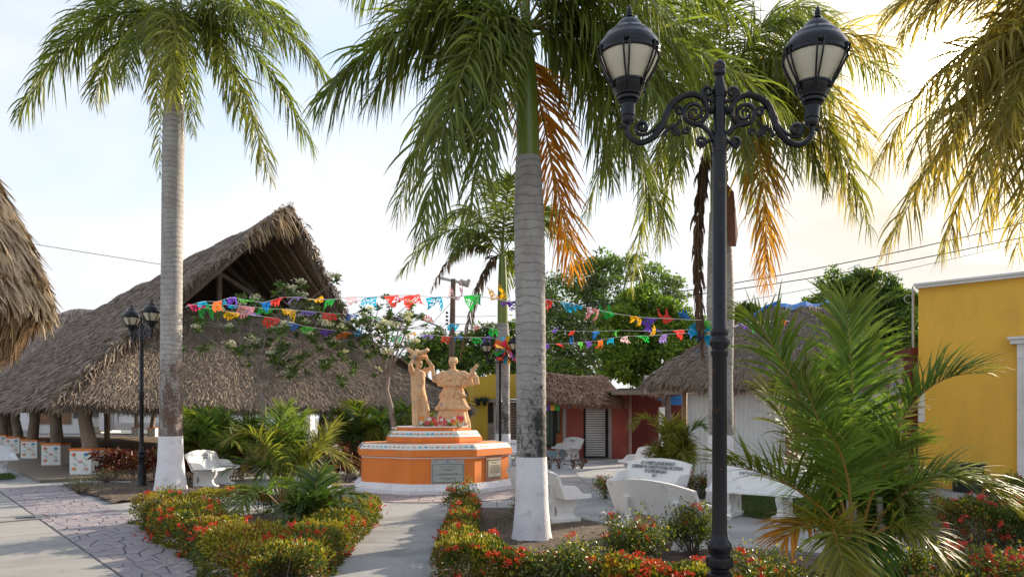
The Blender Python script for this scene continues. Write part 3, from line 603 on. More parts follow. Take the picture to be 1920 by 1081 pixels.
for x in (207, 212, 221): pbox(fh2, 'drain_pipe', grey_p, x, x+1.6, 745, 805, Yf-2, .1, -.1)
ww = thing('white_gable_wall', 'blank white wall with a sloping top seen right of the leaning plant stems', 'wall', (at(563, 781, 58).x, 58, 0))
q = MB(); Yw = 56; P_ = [at(543, 812, Yw), at(582, 812, Yw), at(582, 763, Yw), at(562, 764, Yw), at(543, 777, Yw)]
q.add([tuple(p) for p in P_]+[tuple(p+Vector((0, .3, 0))) for p in P_], [(0, 1, 2, 3, 4), (9, 8, 7, 6, 5)]+[(i, i+5, (i+1) % 5+5, (i+1) % 5) for i in range(5)]); q.build('wall', white, ww, True)
for i_, (a_, b_) in enumerate(((-40, 30), (330, 480))):
    hh = thing('distant_house', ['pale distant house at the far left edge, beyond the posts', 'pale distant house hidden behind the dark palms'][i_], 'house', (at((a_+b_)/2, 781, 90).x, 90, 0)); pbox(hh, 'wall', cream, a_, b_, 735, 806, 90, 6); pbox(hh, 'window', glassm, a_+20, a_+30, 765, 780, 90, .1, -.1)
# coloured stalls behind the dark palms
st = thing('painted_stalls', 'row of green and orange painted shop doors behind the dark palms', 'shop', (at(660, 781, 46).x, 46, 0))
for a, b, m_ in ((621, 626, orange), (626, 632, metal), (632, 641, mat('sea_green', (.10, .32, .22))), (641, 650, metal), (650, 656, orange), (656, 665, white), (665, 671, orange), (671, 700, white), (700, 860, cream)): pbox(st, 'door_panel', m_, a+.3, b-.3, 758, 805, 46, .15+.01*((a*7) % 5))
pbox(st, 'shop_wall', cream, 618, 862, 735, 757, 46, 3)
# white van
vn = thing('white_van', 'white van with blue side seen from behind, parked past the palapa', 'van', (at(608, 781, 52).x, 52, 0))
q = MB(); x0, x1 = at(596, 781, 52).x, at(620, 781, 52).x; cx = (x0+x1)/2; w = x1-x0
q.extr([(52, .35), (56.2, .35), (56.2, 1.0), (55.0, 1.15), (54.4, 1.72), (52.15, 1.74), (52.0, 1.1)], 'x', x0, x1); q.build('body', white, vn, True)
q = MB(); q.box((cx, 52.04, 1.42), (w*.84, .06, .38)); q.build('rear_window', glassm, vn, True)
q = MB(); q.box((cx, 51.95, .48), (w*1.0, .12, .16)); q.build('bumper', grey_p, vn, True)
for sgn in (-1, 1):
    q = MB(); q.box((cx+sgn*w*.42, 51.98, .95), (.1, .06, .25)); q.build('tail_light', PM['red'], vn, True)
    for yy in (52.8, 55.4): q = MB(); q.lathe([(.01, -.1), (.33, -.1), (.33, .1), (.01, .1)], 14, M=Matrix.Translation((cx+sgn*w*.45, yy, .33)) @ Matrix.Rotation(R(90), 4, 'Y')); q.build('wheel', darkpl, vn, True)
q = MB(); q.box((x0-.01, 54, .8), (.03, 3.6, .5)); q.build('side_stripe', bluetarp, vn, True)
# ochre building with arch
Ya = 33.0; oc = thing('arched_ochre_building', 'mustard building with a rounded arch and stepped parapet behind the statues', 'building', (at(905, 781, Ya).x, Ya, 0))
zt = ZY(706, Ya); zt2 = ZY(701, Ya)
q = MB(); wbox(q, 903, 912, ZY(747, Ya), zt, Ya, .4); wbox(q, 912, 1022, ZY(747, Ya), zt2, Ya, .4); q.build('parapet', yellow2, oc, True)
q = MB(); wbox(q, 903, 914, 0, ZY(747, Ya)-.002, Ya, .4); q.build('pillar', yellow2, oc, True)
pbox(oc, 'lintel', grey_p, 914, 1022, 748, 753, Ya, .3, .05); pbox(oc, 'back_wall', cream, 914, 1022, 753, 845, Ya, .2, .6)
pbox(oc, 'door', darkpl, 914.5, 924, 754, 792, Ya, .1, .45); pbox(oc, 'door_frame', cream, 925, 930, 753, 845, Ya, .2, .38)
for k in range(16): pbox(oc, 'slat', oldwood, 957, 1020, 754+k*5.2, 757.2+k*5.2, Ya, .06, .40)
for k in range(8): pbox(oc, 'shelf', cream, 914.5, 924, 797+k*5.5, 799.5+k*5.5, Ya, .2, .38)
# receding left face with the arch (polygon strip with an arched opening)
A_ = at(903, 781, Ya); A_.z = 0; B_ = Vector((at(838, 781, 39).x, 39, 0)); dv = (B_-A_); Lw = dv.length; dv.normalize(); nv_ = Vector((dv.y, -dv.x, 0))
def pt(u, z, off=0.0): return A_+dv*u+nv_*off+Vector((0, 0, z))
q = MB(); zc = 2.05; rr_ = .95; u0 = 1.75
arc = [(u0+rr_*math.cos(a), zc+rr_*math.sin(a)) for a in np.linspace(0, math.pi, 13)]
F_ = [[(Lw, 0), (Lw, zt), (0, zt), (0, 0), (u0-rr_, 0), (u0-rr_, zc)]+arc[::-1][1:-1]+[(u0+rr_, zc), (u0+rr_, 0)]]
for f_ in F_:
    n_ = len(f_); q.add([pt(u, z) for u, z in f_]+[pt(u, z, -.3) for u, z in f_], [tuple(range(n_)), tuple(range(2*n_-1, n_-1, -1))]+[(i, n_+i, n_+(i+1) % n_, (i+1) % n_) for i in range(n_)])
q.build('arch_wall', yellow2, oc, True)
q = MB()
for (a, b) in zip(arc, arc[1:]):
    q.add([pt(a[0], a[1], .01), pt(b[0], b[1], .01), pt(u0+(b[0]-u0)*.9, zc+(b[1]-zc)*.9, .01), pt(u0+(a[0]-u0)*.9, zc+(a[1]-zc)*.9, .01), pt(a[0]*.999, a[1]-.01, -.31), pt(b[0]*.999, b[1]-.01, -.31)], [(0, 1, 2, 3), (3, 2, 5, 4)])
q.build('arch_lining', grey_p, oc, True)
q = MB(); q.box((at(872, 781, 38).x, 38, 1.4), (4.6, .1, 2.8)); q.build('inner_wall', cream, oc, True); q = MB(); q.box((at(887, 781, 37.6).x, 37.6, 1.1), (.72, .1, 2.2)); q.build('inner_door', mat('teal_door', (.015, .07, .13)), oc, True)
q = MB(); q.box((at(886, 781, 37.4).x, 37.4, 2.75), (2.1, .1, 1.0)); q.build('inner_lintel', mat('bright_yellow', (.70, .48, .02)), oc, True)
q = MB(); q.box((A_.x+2.5, A_.y+5, 3.2), (6, 8, .12)); q.build('roof', grey_p, oc, True)
for i_, px_ in enumerate((897, 909)):
    pl = thing('wall_planter', ['spiky agave in a pot on the mustard wall, left one', 'spiky agave in a pot on the mustard wall, right one by the pillar'][i_], 'plant', at(px_, 758, Ya-.2))
    q = MB(); q.lathe([(.06, -.05), (.11, .1)], 8); q.build('pot', darkpl, pl); P = np.tile([0, 0, .08], (26, 1)); D = rng.normal(size=(26, 3))*[1, 1, .3]+[0, 0, .9]; V, F = leaves(P, D, .38, .07)
    o = npobj('spikes', V+np.array(pl.location), F, mat('agave%d' % i_, (.05, .09, .06)), pl)
# red hut
Yr = 31.0; rh = thing('red_hut', 'dark red plaster hut with brown thatch roof and roller shutter', 'building', (at(1100, 781, Yr).x, Yr, 0))
pbox(rh, 'wall', red, 1058, 1094, 730, 857.5, Yr, .25); pbox(rh, 'wall', red, 1141, 1182, 733, 862, Yr, .25, -.3); pbox(rh, 'wall', redor, 1000, 1058, 755, 857.5, Yr, .25, .05); pbox(rh, 'lintel', redor, 1000, 1100, 748, 757, Yr, .3, -.06)
pbox(rh, 'plaster_strip', grey_p, 1055, 1061.5, 758, 857, Yr, .1, -.05); pbox(rh, 'peeling_plaster', grey_p, 1139, 1145, 745, 860, Yr, .1, -.36)
pbox(rh, 'door', darkpl, 1024, 1042, 760, 838, Yr, .12, -.02); pbox(rh, 'window', darkpl, 1042, 1049, 760, 812, Yr, .12, -.02)
for a in (1026, 1032, 1045): pbox(rh, 'pane', mat('dim_pane%d' % a, (.08, .12, .09), None, rough=.2), a, a+4, 764, 833 if a < 1040 else 808, Yr, .05, -.06)
pbox(rh, 'plinth', mat('pale_blue', (.30, .42, .46)), 1000, 1056, 843, 857.5, Yr, .6, -.7)
pbox(rh, 'shutter_frame', darkpl, 1094, 1141, 744, 858.5, Yr, .15, .08)
for k in range(24): pbox(rh, 'shutter_slat', shutter_m, 1098.5, 1135, 751+k*4.35, 754.1+k*4.35, Yr, .05, .02)
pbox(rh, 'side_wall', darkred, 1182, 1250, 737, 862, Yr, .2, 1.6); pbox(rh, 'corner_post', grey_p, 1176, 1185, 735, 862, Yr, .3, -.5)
pbox(rh, 'yellow_pipe', PM['yellow'], 1185.5, 1187, 740, 860, Yr, .06, -.52)
pbox(rh, 'bamboo_screen', oldwood, 1196, 1236, 790, 862, Yr, .1, 1.3)
xr = at(1000, 781, Yr).x; xe = at(1158, 781, Yr).x
def fH(u, v): return np.stack([xr-.6+u*(xe-xr+.5)-v*u*.35, Yr-1.4+v*2.6+0*u, 2.42+v*1.18+.10*np.sin(u*5+1.2)-.28*np.abs(u-.45)**1.6], -1)
thatch_surface(rh, fH, 9000, .55, .04, thatch_r, seed=41, fr=900, frL=.28, lift=.12, jit=.3)
def fH2(u, v): return np.stack([xe+.05-v*.5+0*u, Yr-1.4+v*2.6+u*(3-v*2.6), 2.3+v*1.1], -1)
thatch_surface(rh, fH2, 1500, .5, .05, thatch_r, seed=42)
for i_, (px_, c_) in enumerate(((1028, 'purple'), (1036, 'yellow'), (1046, 'green'), (1060, 'magenta'), (1068, 'cyan'), (1078, 'orange'))):
    q = MB(); p = at(px_, 762 if px_ < 1050 else 757, Yr-1.2); q.box((p.x, p.y, p.z-.02), (.18, .01, .26)); q.box((p.x, p.y, p.z+.16), (.01, .01, .12))
    o = q.build('paper_flag', PM[c_]); tag(o, '%s paper flag hanging under the eave of the red hut' % {'magenta': 'pink', 'cyan': 'light blue'}.get(c_, c_), 'paper flag', 'paper flags under the red hut eave')
# porch frame between the huts
po = thing('open_porch', 'dark open wooden porch with pale beam between red and white huts', 'porch', (at(1235, 781, 27).x, 27, 0))
q = MB(); q.box((at(1218, 781, 27).x, 26.6, ZY(736, 27)), (at(1292, 781, 27).x-at(1144, 781, 27).x, .16, .16)); q.build('beam', oldwood, po, True)
q = MB(); q.box((at(1225, 781, 28).x, 28.6, ZY(730, 27)), (2.9, 4, .08)); q.build('roof', rafter, po, True)
for px_, r_ in ((1243, .09), (1252, .13)): q = MB(); b = at(px_, 781, 27); b.z = 0; q.tube([b, b+Vector((.03, 0, 1.3)), b+Vector((0, 0, 2.75))], [r_, r_*.8, r_*.7], 8); q.build('post', oldwood, po, True)
pbox(po, 'white_post', white, 1237, 1247, 763, 870, 26.8, .2); q = MB(); q.tube([at(1247, 758, 27), at(1262, 790, 27), at(1275, 815, 27)], .07, 6); q.build('branch', oldwood, po, True)
q = MB(); P_ = [at(1232, 748, 27.5), at(1288, 738, 26.5), at(1288, 760, 27.5), at(1250, 758, 28)]; q.add(P_, [(0, 1, 2, 3)]); q.build('blue_tarp', bluetarp, po, True)
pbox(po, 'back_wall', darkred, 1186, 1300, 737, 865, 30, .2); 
wb = thing('water_tank_house', 'small pale blue-white rooftop box behind the porch', 'building', (at(1248, 781, 36).x, 36, 0)); pbox(wb, 'wall', white, 1223, 1272, 705, 850, 36, 3)
# white corrugated hut
WA = Vector((4.3, 18.6, 0)); wd = Vector((.963, -.268, 0)).normalized(); wn = Vector((.268, .963, 0)).normalized()
wh = thing('white_hut', 'white corrugated hut with grey thatched roof and blue tarp on its ridge', 'hut', WA)
def W_(k, d, z): return WA+wd*k+wn*d+Vector((0, 0, z))
def corr(k0, k1, z0, z1, name):
    n = int((k1-k0)/.018); V = []; F = []
    for i in range(n+1):
        k = k0+(k1-k0)*i/n; d = .018*max(-.6, math.sin(k*2*math.pi/.115)*1.4); d = max(-.018, min(.018, d)); V += [W_(k, d, z0), W_(k, d, z1)]
    F = [(2*i, 2*i+2, 2*i+3, 2*i+1) for i in range(n)]; q = MB(); q.add(V, F); return q.build(name, mat('white_sheet_'+name, (.76, .77, .76), (.68, .69, .68), 2, .5, .1, 30, c3=(.5, .47, .42), s3=3, t3=(.62, .8)), wh, True)
corr(.06, 1.18, 0, 2.28, 'sheet'); corr(1.2, 2.36, 0, 2.28, 'sheet_middle'); corr(2.66, 4.2, .75, 2.2, 'sheet_right')
q = MB(); q.box(W_(1.6, .08, 2.52), (5.2, .08, .46), math.atan2(wd.y, wd.x)); q.build('upper_band', cream, wh, True)
q = MB(); q.box(W_(3.45, .12, .35), (1.6, .06, .74), math.atan2(wd.y, wd.x)); q.build('lower_panel', cream, wh, True)
for k, w_ in ((0, .10), (2.5, .27)): q = MB(); q.box(W_(k, -.04, 1.3), (w_, w_, 2.6), math.atan2(wd.y, wd.x)); q.build('post', wood, wh, True)
q = MB(); q.box(W_(3.4, -.03, 1.25), (1.6, .1, .14), math.atan2(wd.y, wd.x)); q.build('rail', wood, wh, True)
q = MB(); q.box(W_(2.2, 4.4, 1.3), (4.4, .1, 2.6), math.atan2(wd.y, wd.x)); q.box(W_(-.02, 2.2, 1.3), (.1, 4.4, 2.6), math.atan2(wd.y, wd.x)); q.build('back_walls', cream, wh, True)
def fW(u, v): a = -.85+v*3.1; b = 4.5-v*.75; k = a+u*(b-a); d = -.55+v*2.8; h = 2.56+2.1*v**.85; return np.stack([WA.x+wd.x*k+wn.x*d, WA.y+wd.y*k+wn.y*d, h+0*k+.05*np.sin(u*14)], -1)
def fW2(u, v): k = -.85+v*3.1+0*u; d = 5.0-v*2.7+u*((-.55+v*2.8)-(5.0-v*2.7)); h = 2.56+2.1*v**.85; return np.stack([WA.x+wd.x*k+wn.x*d, WA.y+wd.y*k+wn.y*d, h+0*u], -1)
thatch_surface(wh, fW, 26000, .40, .02, thatch_g, seed=51, fr=3200, frL=.3, lift=.11, jit=.35); thatch_surface(wh, fW2, 4500, .42, .03, thatch_g, seed=52, fr=900, frL=.3, jit=.4)
q = MB()
rp = [(2.2+.17*k, 2.24+.03*math.sin(k*2), 4.74+.035*math.sin(k*1.7)+.02*math.sin(k*4.1)) for k in range(10)]
for (a, b) in zip(rp, rp[1:]): q.add([W_(*a), W_(*b), W_(b[0], b[1]-.22-.12*math.sin(b[0]*5), b[2]-.14-.08*math.sin(b[0]*5)), W_(a[0], a[1]-.22-.12*math.sin(a[0]*5), a[2]-.14-.08*math.sin(a[0]*5))], [(0, 1, 2, 3)])
q.build('blue_tarp', bluetarp, wh, True)
q = MB(); q.tube([W_(.2, .1, 3.25), W_(1.1, .95, 3.85), W_(2.0, 1.9, 4.62), W_(2.4, 2.15, 4.8)], .045, 5); q.build('tarp_strip', bluetarp, wh, True)
# sign building
sb = thing('brown_trimmed_shop', 'pale shop with dark brown trim and red lettering between hut and yellow wall', 'building', (9.95, 18.4, 0))
q = MB(); q.box((10.1, 21.5, 1.6), (.3, 6.2, 3.2)); q.build('wall', cream, sb, True)
q = MB(); q.box((10.05, 21.5, 3.30), (.5, 6.3, .2)); q.build('fascia', brown_p, sb, True)
q = MB(); q.box((9.93, 18.62, 1.6), (.12, .45, 3.2)); q.build('corner_trim', brown_p, sb, True)
for k in range(8): q = MB(); q.box((9.84, 18.62, .5+k*.32), (.05, .42, .22)); q.build('trim_board', brown_p, sb, True)
q = MB(); q.box((9.92, 20.2, 1.2), (.06, .9, 2.3)); q.build('door', white, sb, True)
sg = bpy.data.objects.new('sign', None); finish(sg, sb, Vector((9.9-9.95, 21.0-18.4, 2.72))); 
q = MB()
for a, b, c, d in ((-.01, -1.7, 1.7, .36), (-.01, -1.7, 1.7, -.36)): q.box((-.02, 0, d), (.02, 3.4, .03))
q.box((-.02, -1.7, 0), (.02, .03, .72)); q.box((-.02, 1.7, 0), (.02, .03, .72)); q.build('border', PM['blue'], sg)
SIGN_PARENT = sg
mp1 = thing('metal_mast', 'thin galvanised mast beside the yellow wall top', 'mast', (at(1712, 781, 18.4).x, 18.4, 3.4))
q = MB(); q.tube([(0, 0, 0), (0, 0, 1.45)], .03, 8); q.build('pole', metal, mp1); q = MB(); q.tube([(-.02+.1*math.cos(a)-.1, 0, 1.2+.1*math.sin(a)) for a in np.linspace(0, 5, 9)], .012, 5); q.build('hook', metal, mp1)
# yellow wall building
YA = Vector((9.85, 18.1, 0)); yd = Vector((.722, -.692, 0)).normalized(); yn = Vector((.692, .722, 0)).normalized(); ya = math.atan2(yd.y, yd.x)
yb = thing('yellow_building', 'tall plain golden yellow building with white cornice and white door surround', 'building', YA)
def Y_(k, d, z): return YA+yd*k+yn*d+Vector((0, 0, z))
q = MB(); q.box(Y_(4.5, 3, 2.4), (9, 6, 4.8), ya); q.build('wall', yellow, yb, True)
q = MB(); q.box(Y_(4.5, 2.95, 4.83), (9.08, 6.14, .06), ya); q.box(Y_(4.5, 2.95, 4.89), (9.14, 6.2, .05), ya); q.build('cornice', white, yb, True)
ds = bpy.data.objects.new('door', None); finish(ds, yb, Vector((0, 0, 0)))
for k0, k1, z0, z1, m_, nm, d_ in ((1.9, 2.12, 0, 3.3, white, 'door_jamb', -.06), (3.5, 3.72, 0, 3.3, white, 'door_jamb', -.06), (1.9, 3.72, 3.0, 3.32, white, 'door_head', -.07), (1.78, 3.84, 3.32, 3.42, white, 'door_cornice', -.12), (1.74, 3.88, 3.42, 3.48, white, 'door_cornice', -.15), (2.12, 3.5, 0, 3.0, mat('pale_blue_door', (.62, .66, .74)), 'door_leaf', -.01), (2.12, 3.5, 0, .85, white, 'door_panel', -.04)):
    q = MB(); q.box(Y_((k0+k1)/2+.13, d_/1.0, (z0+z1)/2), (k1-k0, abs(d_)*1.2+.03, z1-z0-.004), ya); q.build(nm, m_, ds, True)
q = MB()
for k in (2.2, 2.5, 2.8): q.tube([Y_(k, -.2, 1.0), Y_(k, -.2, 2.7)], .013, 6)
for z in (1.0, 1.55, 2.15, 2.7): q.tube([Y_(2.2, -.2, z), Y_(3.4, -.2, z)], .01, 5)
for s_ in (0, 1): q.tube([Y_(2.35+.09*(1-a/9)*math.cos(a)+s_*.3, -.2, 2.83+.09*(1-a/9)*math.sin(a)) for a in np.linspace(0, 7.5, 16)], .011, 5)
q.build('iron_grille', black, ds, True)
q = MB(); q.tube([Y_(1.55, -.05, 0), Y_(1.55, -.05, .02)], .02, 4)
wf = thing('white_window_frame', 'narrow white frame at the left end of the yellow wall', 'window', Y_(.32, -.05, 1.95)); q = MB(); q.box(Y_(.08, -.02, 1.95), (.13, .05, .75), ya); q.build('frame', white, wf, True)
bb = thing('black_tub', 'black plastic tub standing against the yellow wall', 'bin', Y_(1.15, -.5, 0)); q = MB(); q.lathe([(.27, 0), (.29, .02), (.33, .6), (.36, .62), (.35, .66), (.31, .64)], 20); q.build('tub', darkpl, bb, smooth=True)
# ================================================================== MONUMENT
mo = thing('orange_monument', 'orange octagonal plinth with flower tile bands, white skirt and two plaques', 'monument', MC, R(13))
A0 = R(-90+22.5)   # local frame: one face looks along -y
def octa(r, z, n=8): return [(r*math.cos(A0+k*math.pi/4), r*math.sin(A0+k*math.pi/4), z) for k in range(8)]
def olathe(name, prof, m):
    q = MB(); q.lathe(prof, 8, a0=A0); return q.build(name, m, mo)
olathe('skirt', [(2.02, 0), (2.02, .10), (1.90, .225), (1.86, .23)], lime)
olathe('body', [(1.845, .21), (1.845, .80)], orange); olathe('white_line', [(1.87, .785), (1.87, .815)], white)
olathe('cornice', [(1.845, .80), (1.93, .83), (1.93, .965), (1.90, .97)], orange)
olathe('ledge', [(1.88, .955), (1.79, 1.075), (1.76, 1.09), (1.0, 1.10)], orange_t)
olathe('upper_line', [(1.16, 1.06), (1.16, 1.115)], white); olathe('upper_cornice', [(1.14, 1.10), (1.20, 1.12), (1.20, 1.225), (1.17, 1.23)], orange)
olathe('upper_ledge', [(1.15, 1.22), (1.045, 1.36), (1.03, 1.372), (.6, 1.38)], orange_t)
olathe('top_block', [(.93, 1.34), (.93, 1.45), (.90, 1.452)], orange); olathe('top_slab', [(.91, 1.45), (.93, 1.455), (.93, 1.475), (.90, 1.48)], lime)
fcols = ['pink', 'orange', 'cyan', 'red', 'pale', 'blue', 'orange', 'pink']
def tile_mesh(w, h, c):
    q = MB(); q.m = 0; q.box((0, 0, 0), (w, .014, h)); s = h*.17; flower_geo(q, 0, 0, s, 1, 2, -.010)
    return q.build('tile', [tile_w, PM[c], PM['green']], obj=False)
for (r0, z0, r1, z1, nt_) in ((1.905, .972, 1.80, 1.087, 11), (1.172, 1.232, 1.055, 1.372, 8)):
    ap0, ap1 = r0*math.cos(math.pi/8), r1*math.cos(math.pi/8); side0, side1 = 2*r0*math.sin(math.pi/8), 2*r1*math.sin(math.pi/8)
    h = math.hypot(ap0-ap1, z1-z0); tilt = math.atan2(ap0-ap1, z1-z0); sw = (side0+side1)/2*.985; w = sw/nt_; TM = {c: tile_mesh(w*.97, h*.98, c) for c in set(fcols)}
    # white end wedges under the tiles
    q = MB(); a, b = octa(r0, z0), octa(r1, z1); V = a+b; q.add(V, [(k, (k+1) % 8, 8+(k+1) % 8, 8+k) for k in range(8)]); q.build('tile_band', tile_w, mo)
    for f in (6, 7, 5, 0, 1):
        ang = A0+math.pi/8+f*math.pi/4
        for i in range(nt_):
            M = Matrix.Rotation(ang+math.pi/2, 4, 'Z') @ Matrix.Translation(((i-(nt_-1)/2)*w, -(ap0+ap1)/2-.006, (z0+z1)/2+.003)) @ Matrix.Rotation(-tilt, 4, 'X')
            o = bpy.data.objects.new('tile', TM[fcols[(i*3+f) % 8]]); finish(o, mo, M.to_translation(), M.to_euler())
def face_mat(f, x, z, off): # on body face f
    ang = A0+math.pi/8+f*math.pi/4; ap = 1.845*math.cos(math.pi/8); return Matrix.Rotation(ang+math.pi/2, 4, 'Z') @ Matrix.Translation((x, -ap-off, z))
def plaque(f, x, z, w, h, kind):
    M = face_mat(f, x, z, .012); r = bpy.data.objects.new('plaque', None); finish(r, mo, M.to_translation(), M.to_euler())
    if kind == 0:
        q = MB(); q.box((0, 0, 0), (w, .03, h)); q.build('plate', plaque_m, r)
        q = MB()
        for cx, cz, sx, sz in ((0, h*.29, w*.93, .008), (0, -h*.46, w*.93, .008), (-w*.465, -h*.085, .008, h*.75), (w*.465, -h*.085, .008, h*.75)): q.box((cx, -.017, cz), (sx, .005, sz))
        q.build('border', ink, r); q = MB(); q.lathe([(.001, 0), (.024, .002), (.024, .004), (.001, .005)], 12, M=Matrix.Translation((0, -.016, h*.40)) @ Matrix.Rotation(R(90), 4, 'X')); q.build('emblem', PM['blue'], r)
        rows = [(.19, .5), (.08, .42), (.04, .18), (-.10, .55), (-.14, .75), (-.30, .45), (-.34, .14)]
    else:
        q = MB(); q.box((0, .0, 0), (w*1.28, .05, h*1.30)); q.build('stone_surround', plframe, r); q = MB(); q.box((0, -.03, 0), (w, .02, h)); q.build('plate', parch, r)
        q = MB(); q.box((0, -.045, h*.46), (w*.97, .012, .012)); q.box((0, -.045, -h*.46), (w*.97, .012, .012)); q.build('border', ink, r)
        rows = [(.34, .7), (.27, .45)]+[(.16-.055*k, .82) for k in range(8)]+[(-.34, .1)]
    q = MB(); yy = -.018 if kind == 0 else -.042
    for z_, wr in rows:
        x_ = -wr/2*w
        while x_ < wr/2*w: l_ = random.uniform(.012, .035); q.box((x_+l_/2, yy, z_*h), (l_, .003, .0075)); x_ += l_+.006
    q.build('engraved_lines', ink, r)
    if kind == 0:
        textobj('letters', 'CA', .035, Matrix.Translation((-w*.37, -.017, h*.41)) @ Matrix.Rotation(R(90), 4, 'X'), ink, r)
        q = MB(); q.box((w*.36, -.017, h*.41), (.11, .003, .008)); q.box((w*.36, -.017, h*.36), (.13, .003, .005)); q.build('stamp', PM['red'], r)
plaque(7, .10, .505, .73, .52, 0); plaque(0, .02, .52, .50, .44, 1)
# ------------------------------------------------------------------ statues (one continuous remeshed figure each)
def remesh_obj(q, name, m, parent, vox=.014, smooth=6, noise=.012, nsc=18.0, loc=None, rz=0.0, sc_=1.0):
    me = np_mesh(name+'_tmp', np.array([tuple(v) for v in q.V])*sc_, q.F, [m]); o = bpy.data.objects.new(name+'_tmp', me); col.objects.link(o)
    a = o.modifiers.new('r', 'REMESH'); a.mode = 'VOXEL'; a.voxel_size = vox; b = o.modifiers.new('s', 'SMOOTH'); b.factor = .6; b.iterations = smooth
    if noise:
        tx = bpy.data.textures.new(name+'n', 'CLOUDS'); tx.noise_scale = 1/nsc; tx.noise_depth = 3; c = o.modifiers.new('d', 'DISPLACE'); c.texture = tx; c.strength = noise*2; c.mid_level = .5
    dg = bpy.context.evaluated_depsgraph_get(); dg.update(); m2 = bpy.data.meshes.new_from_object(o.evaluated_get(dg)); m2.name = name
    bpy.data.objects.remove(o); m2.polygons.foreach_set('use_smooth', np.ones(len(m2.polygons), bool)); m2.materials.clear(); m2.materials.append(m)
    return finish(bpy.data.objects.new(name, m2), parent, loc, Euler((0, 0, rz)) if rz else None)
def hand(q, p, d, side, up, s=1.0, fan=.32):
    d, side, up = Vector(d).normalized(), Vector(side).normalized(), Vector(up).normalized()
    q.ell(p+d*.04*s, (.030*s, .030*s, .040*s)); q.tube([p-d*.03*s, p+d*.07*s], [.022*s, .034*s], 8)
    for k, (L_, a) in enumerate(((.070, -1.4), (.082, -.5), (.080, .45), (.062, 1.35))):
        b = p+d*.065*s+side*a*.019*s; dd = (d+side*a*fan).normalized(); q.tube([b, b+dd*L_*.5*s, b+(dd+up*.35).normalized()*L_*s], [.0115*s, .0105*s, .008*s], 6)
    b = p+d*.015*s-side*.028*s; q.tube([b, b+(d*.5-side).normalized()*.035*s, b+(d-side*.7).normalized()*.065*s], [.013*s, .012*s, .009*s], 6)
def head(q, c, s=1.0, yaw=0.0):
    M = Matrix.Translation(c) @ Matrix.Rotation(yaw, 4, 'Z')   # looks along -y
    def P(x, y, z): return M @ Vector((x*s, y*s, z*s))
    def E(c_, r_): q.ell(tuple(P(*c_)), tuple(a*s for a in r_))
    E((0, .012, .03), (.076, .092, .090)); E((0, -.014, -.03), (.062, .074, .082)); E((0, -.05, -.088), (.034, .030, .026))
    q.tube([P(0, -.080, .015), P(0, -.104, -.026)], [.010*s, .019*s], 6)          # nose
    E((-.030, -.078, .024), (.028, .014, .008)); E((.030, -.078, .024), (.028, .014, .008))   # brows
    E((-.028, -.078, .004), (.014, .010, .008)); E((.028, -.078, .004), (.014, .010, .008))   # eyes
    E((0, -.080, -.052), (.024, .012, .007)); E((0, -.076, -.064), (.020, .012, .007))        # lips
    E((-.076, .012, -.005), (.012, .018, .030)); E((.076, .012, -.005), (.012, .018, .030))   # ears
    q.tube([P(0, .02, -.08), P(0, .03, -.20)], [.05*s, .058*s], 12)
# man: walks to the right, carries a pig's head on a tray on his head with both arms up
q = MB()
q.tube([(-.075, 0, 0), (-.07, 0, .10), (-.07, 0, .42), (-.05, .01, .80), (-.04, .01, .92)], [.075, .085, .092, .115, .12], 14)
q.tube([(.10, -.16, 0), (.11, -.13, .12), (.115, -.11, .42), (.06, -.03, .80), (.03, 0, .92)], [.068, .082, .092, .115, .12], 14)
q.ell((-.075, -.07, .03), (.05, .12, .04)); q.ell((.10, -.23, .03), (.05, .12, .04))
q.tube([(0, 0, .76), (0, 0, .86), (0, .01, 1.0), (0, .01, 1.2), (0, .015, 1.36), (0, .02, 1.44)], [.155, .165, .150, .160, .165, .075], 18)
q.ell((0, .015, 1.33), (.205, .11, .10)); q.tube([(-.03, .09, .72), (-.02, .12, .95), (0, .10, 1.2)], [.05, .06, .05], 8)
head(q, Vector((0, -.01, 1.585)), 1.04)
for sgn in (-1, 1):
    sh = Vector((sgn*.185, .015, 1.37)); el = Vector((sgn*.345, -.10, 1.52)); ha = Vector((sgn*.165, -.06, 1.745))
    q.tube([sh-Vector((sgn*.04, 0, .03)), sh, (sh+el)/2, el], [.07, .068, .056, .048], 10); q.ell(el, (.048, .048, .048)); q.tube([el, (el+ha)/2, ha], [.048, .044, .030], 10)
    q.tube([sh+Vector((0, 0, .03)), (sh*.55+el*.45)], [.075, .066], 10)
    hand(q, ha, (-sgn*.3, -.1, 1), (0, 1, 0), (-sgn, 0, 0), .95)
q.lathe([(.02, 1.70), (.17, 1.715), (.215, 1.745), (.21, 1.765), (.05, 1.76)], 20)
q.ell((0, .02, 1.83), (.125, .16, .085)); q.tube([(.0, -.08, 1.83), (.0, -.26, 1.90), (0, -.30, 1.93)], [.075, .052, .048], 12)
for sgn in (-1, 1): q.tube([(sgn*.08, .10, 1.86), (sgn*.13, .17, 1.93), (sgn*.13, .23, 1.98)], [.055, .05, .012], 8); q.ell((sgn*.13, -.02, 1.80), (.05, .1, .03))
for k in range(9): a = k/9*2*math.pi; q.tube([(.158*math.cos(a), .15*math.sin(a)+.01, .77), (.155*math.cos(a+.25), .14*math.sin(a+.2)+.01, 1.16)], [.014, .006], 5)
for k in range(5):
    for sx in (-1, 1): q.tube([(sx*.05+.06*math.cos(k*1.3), .05*math.sin(k*2.1)-.05, .08), (sx*.06+.07*math.cos(k*1.3), .06*math.sin(k*2.1), .74)], [.02, .012], 5)
mp_ = MC+Vector((-.36, -.10, 1.47))
man = thing('man_statue', 'terracotta statue of a man carrying an animal head on his head with both arms', 'statue', mp_)
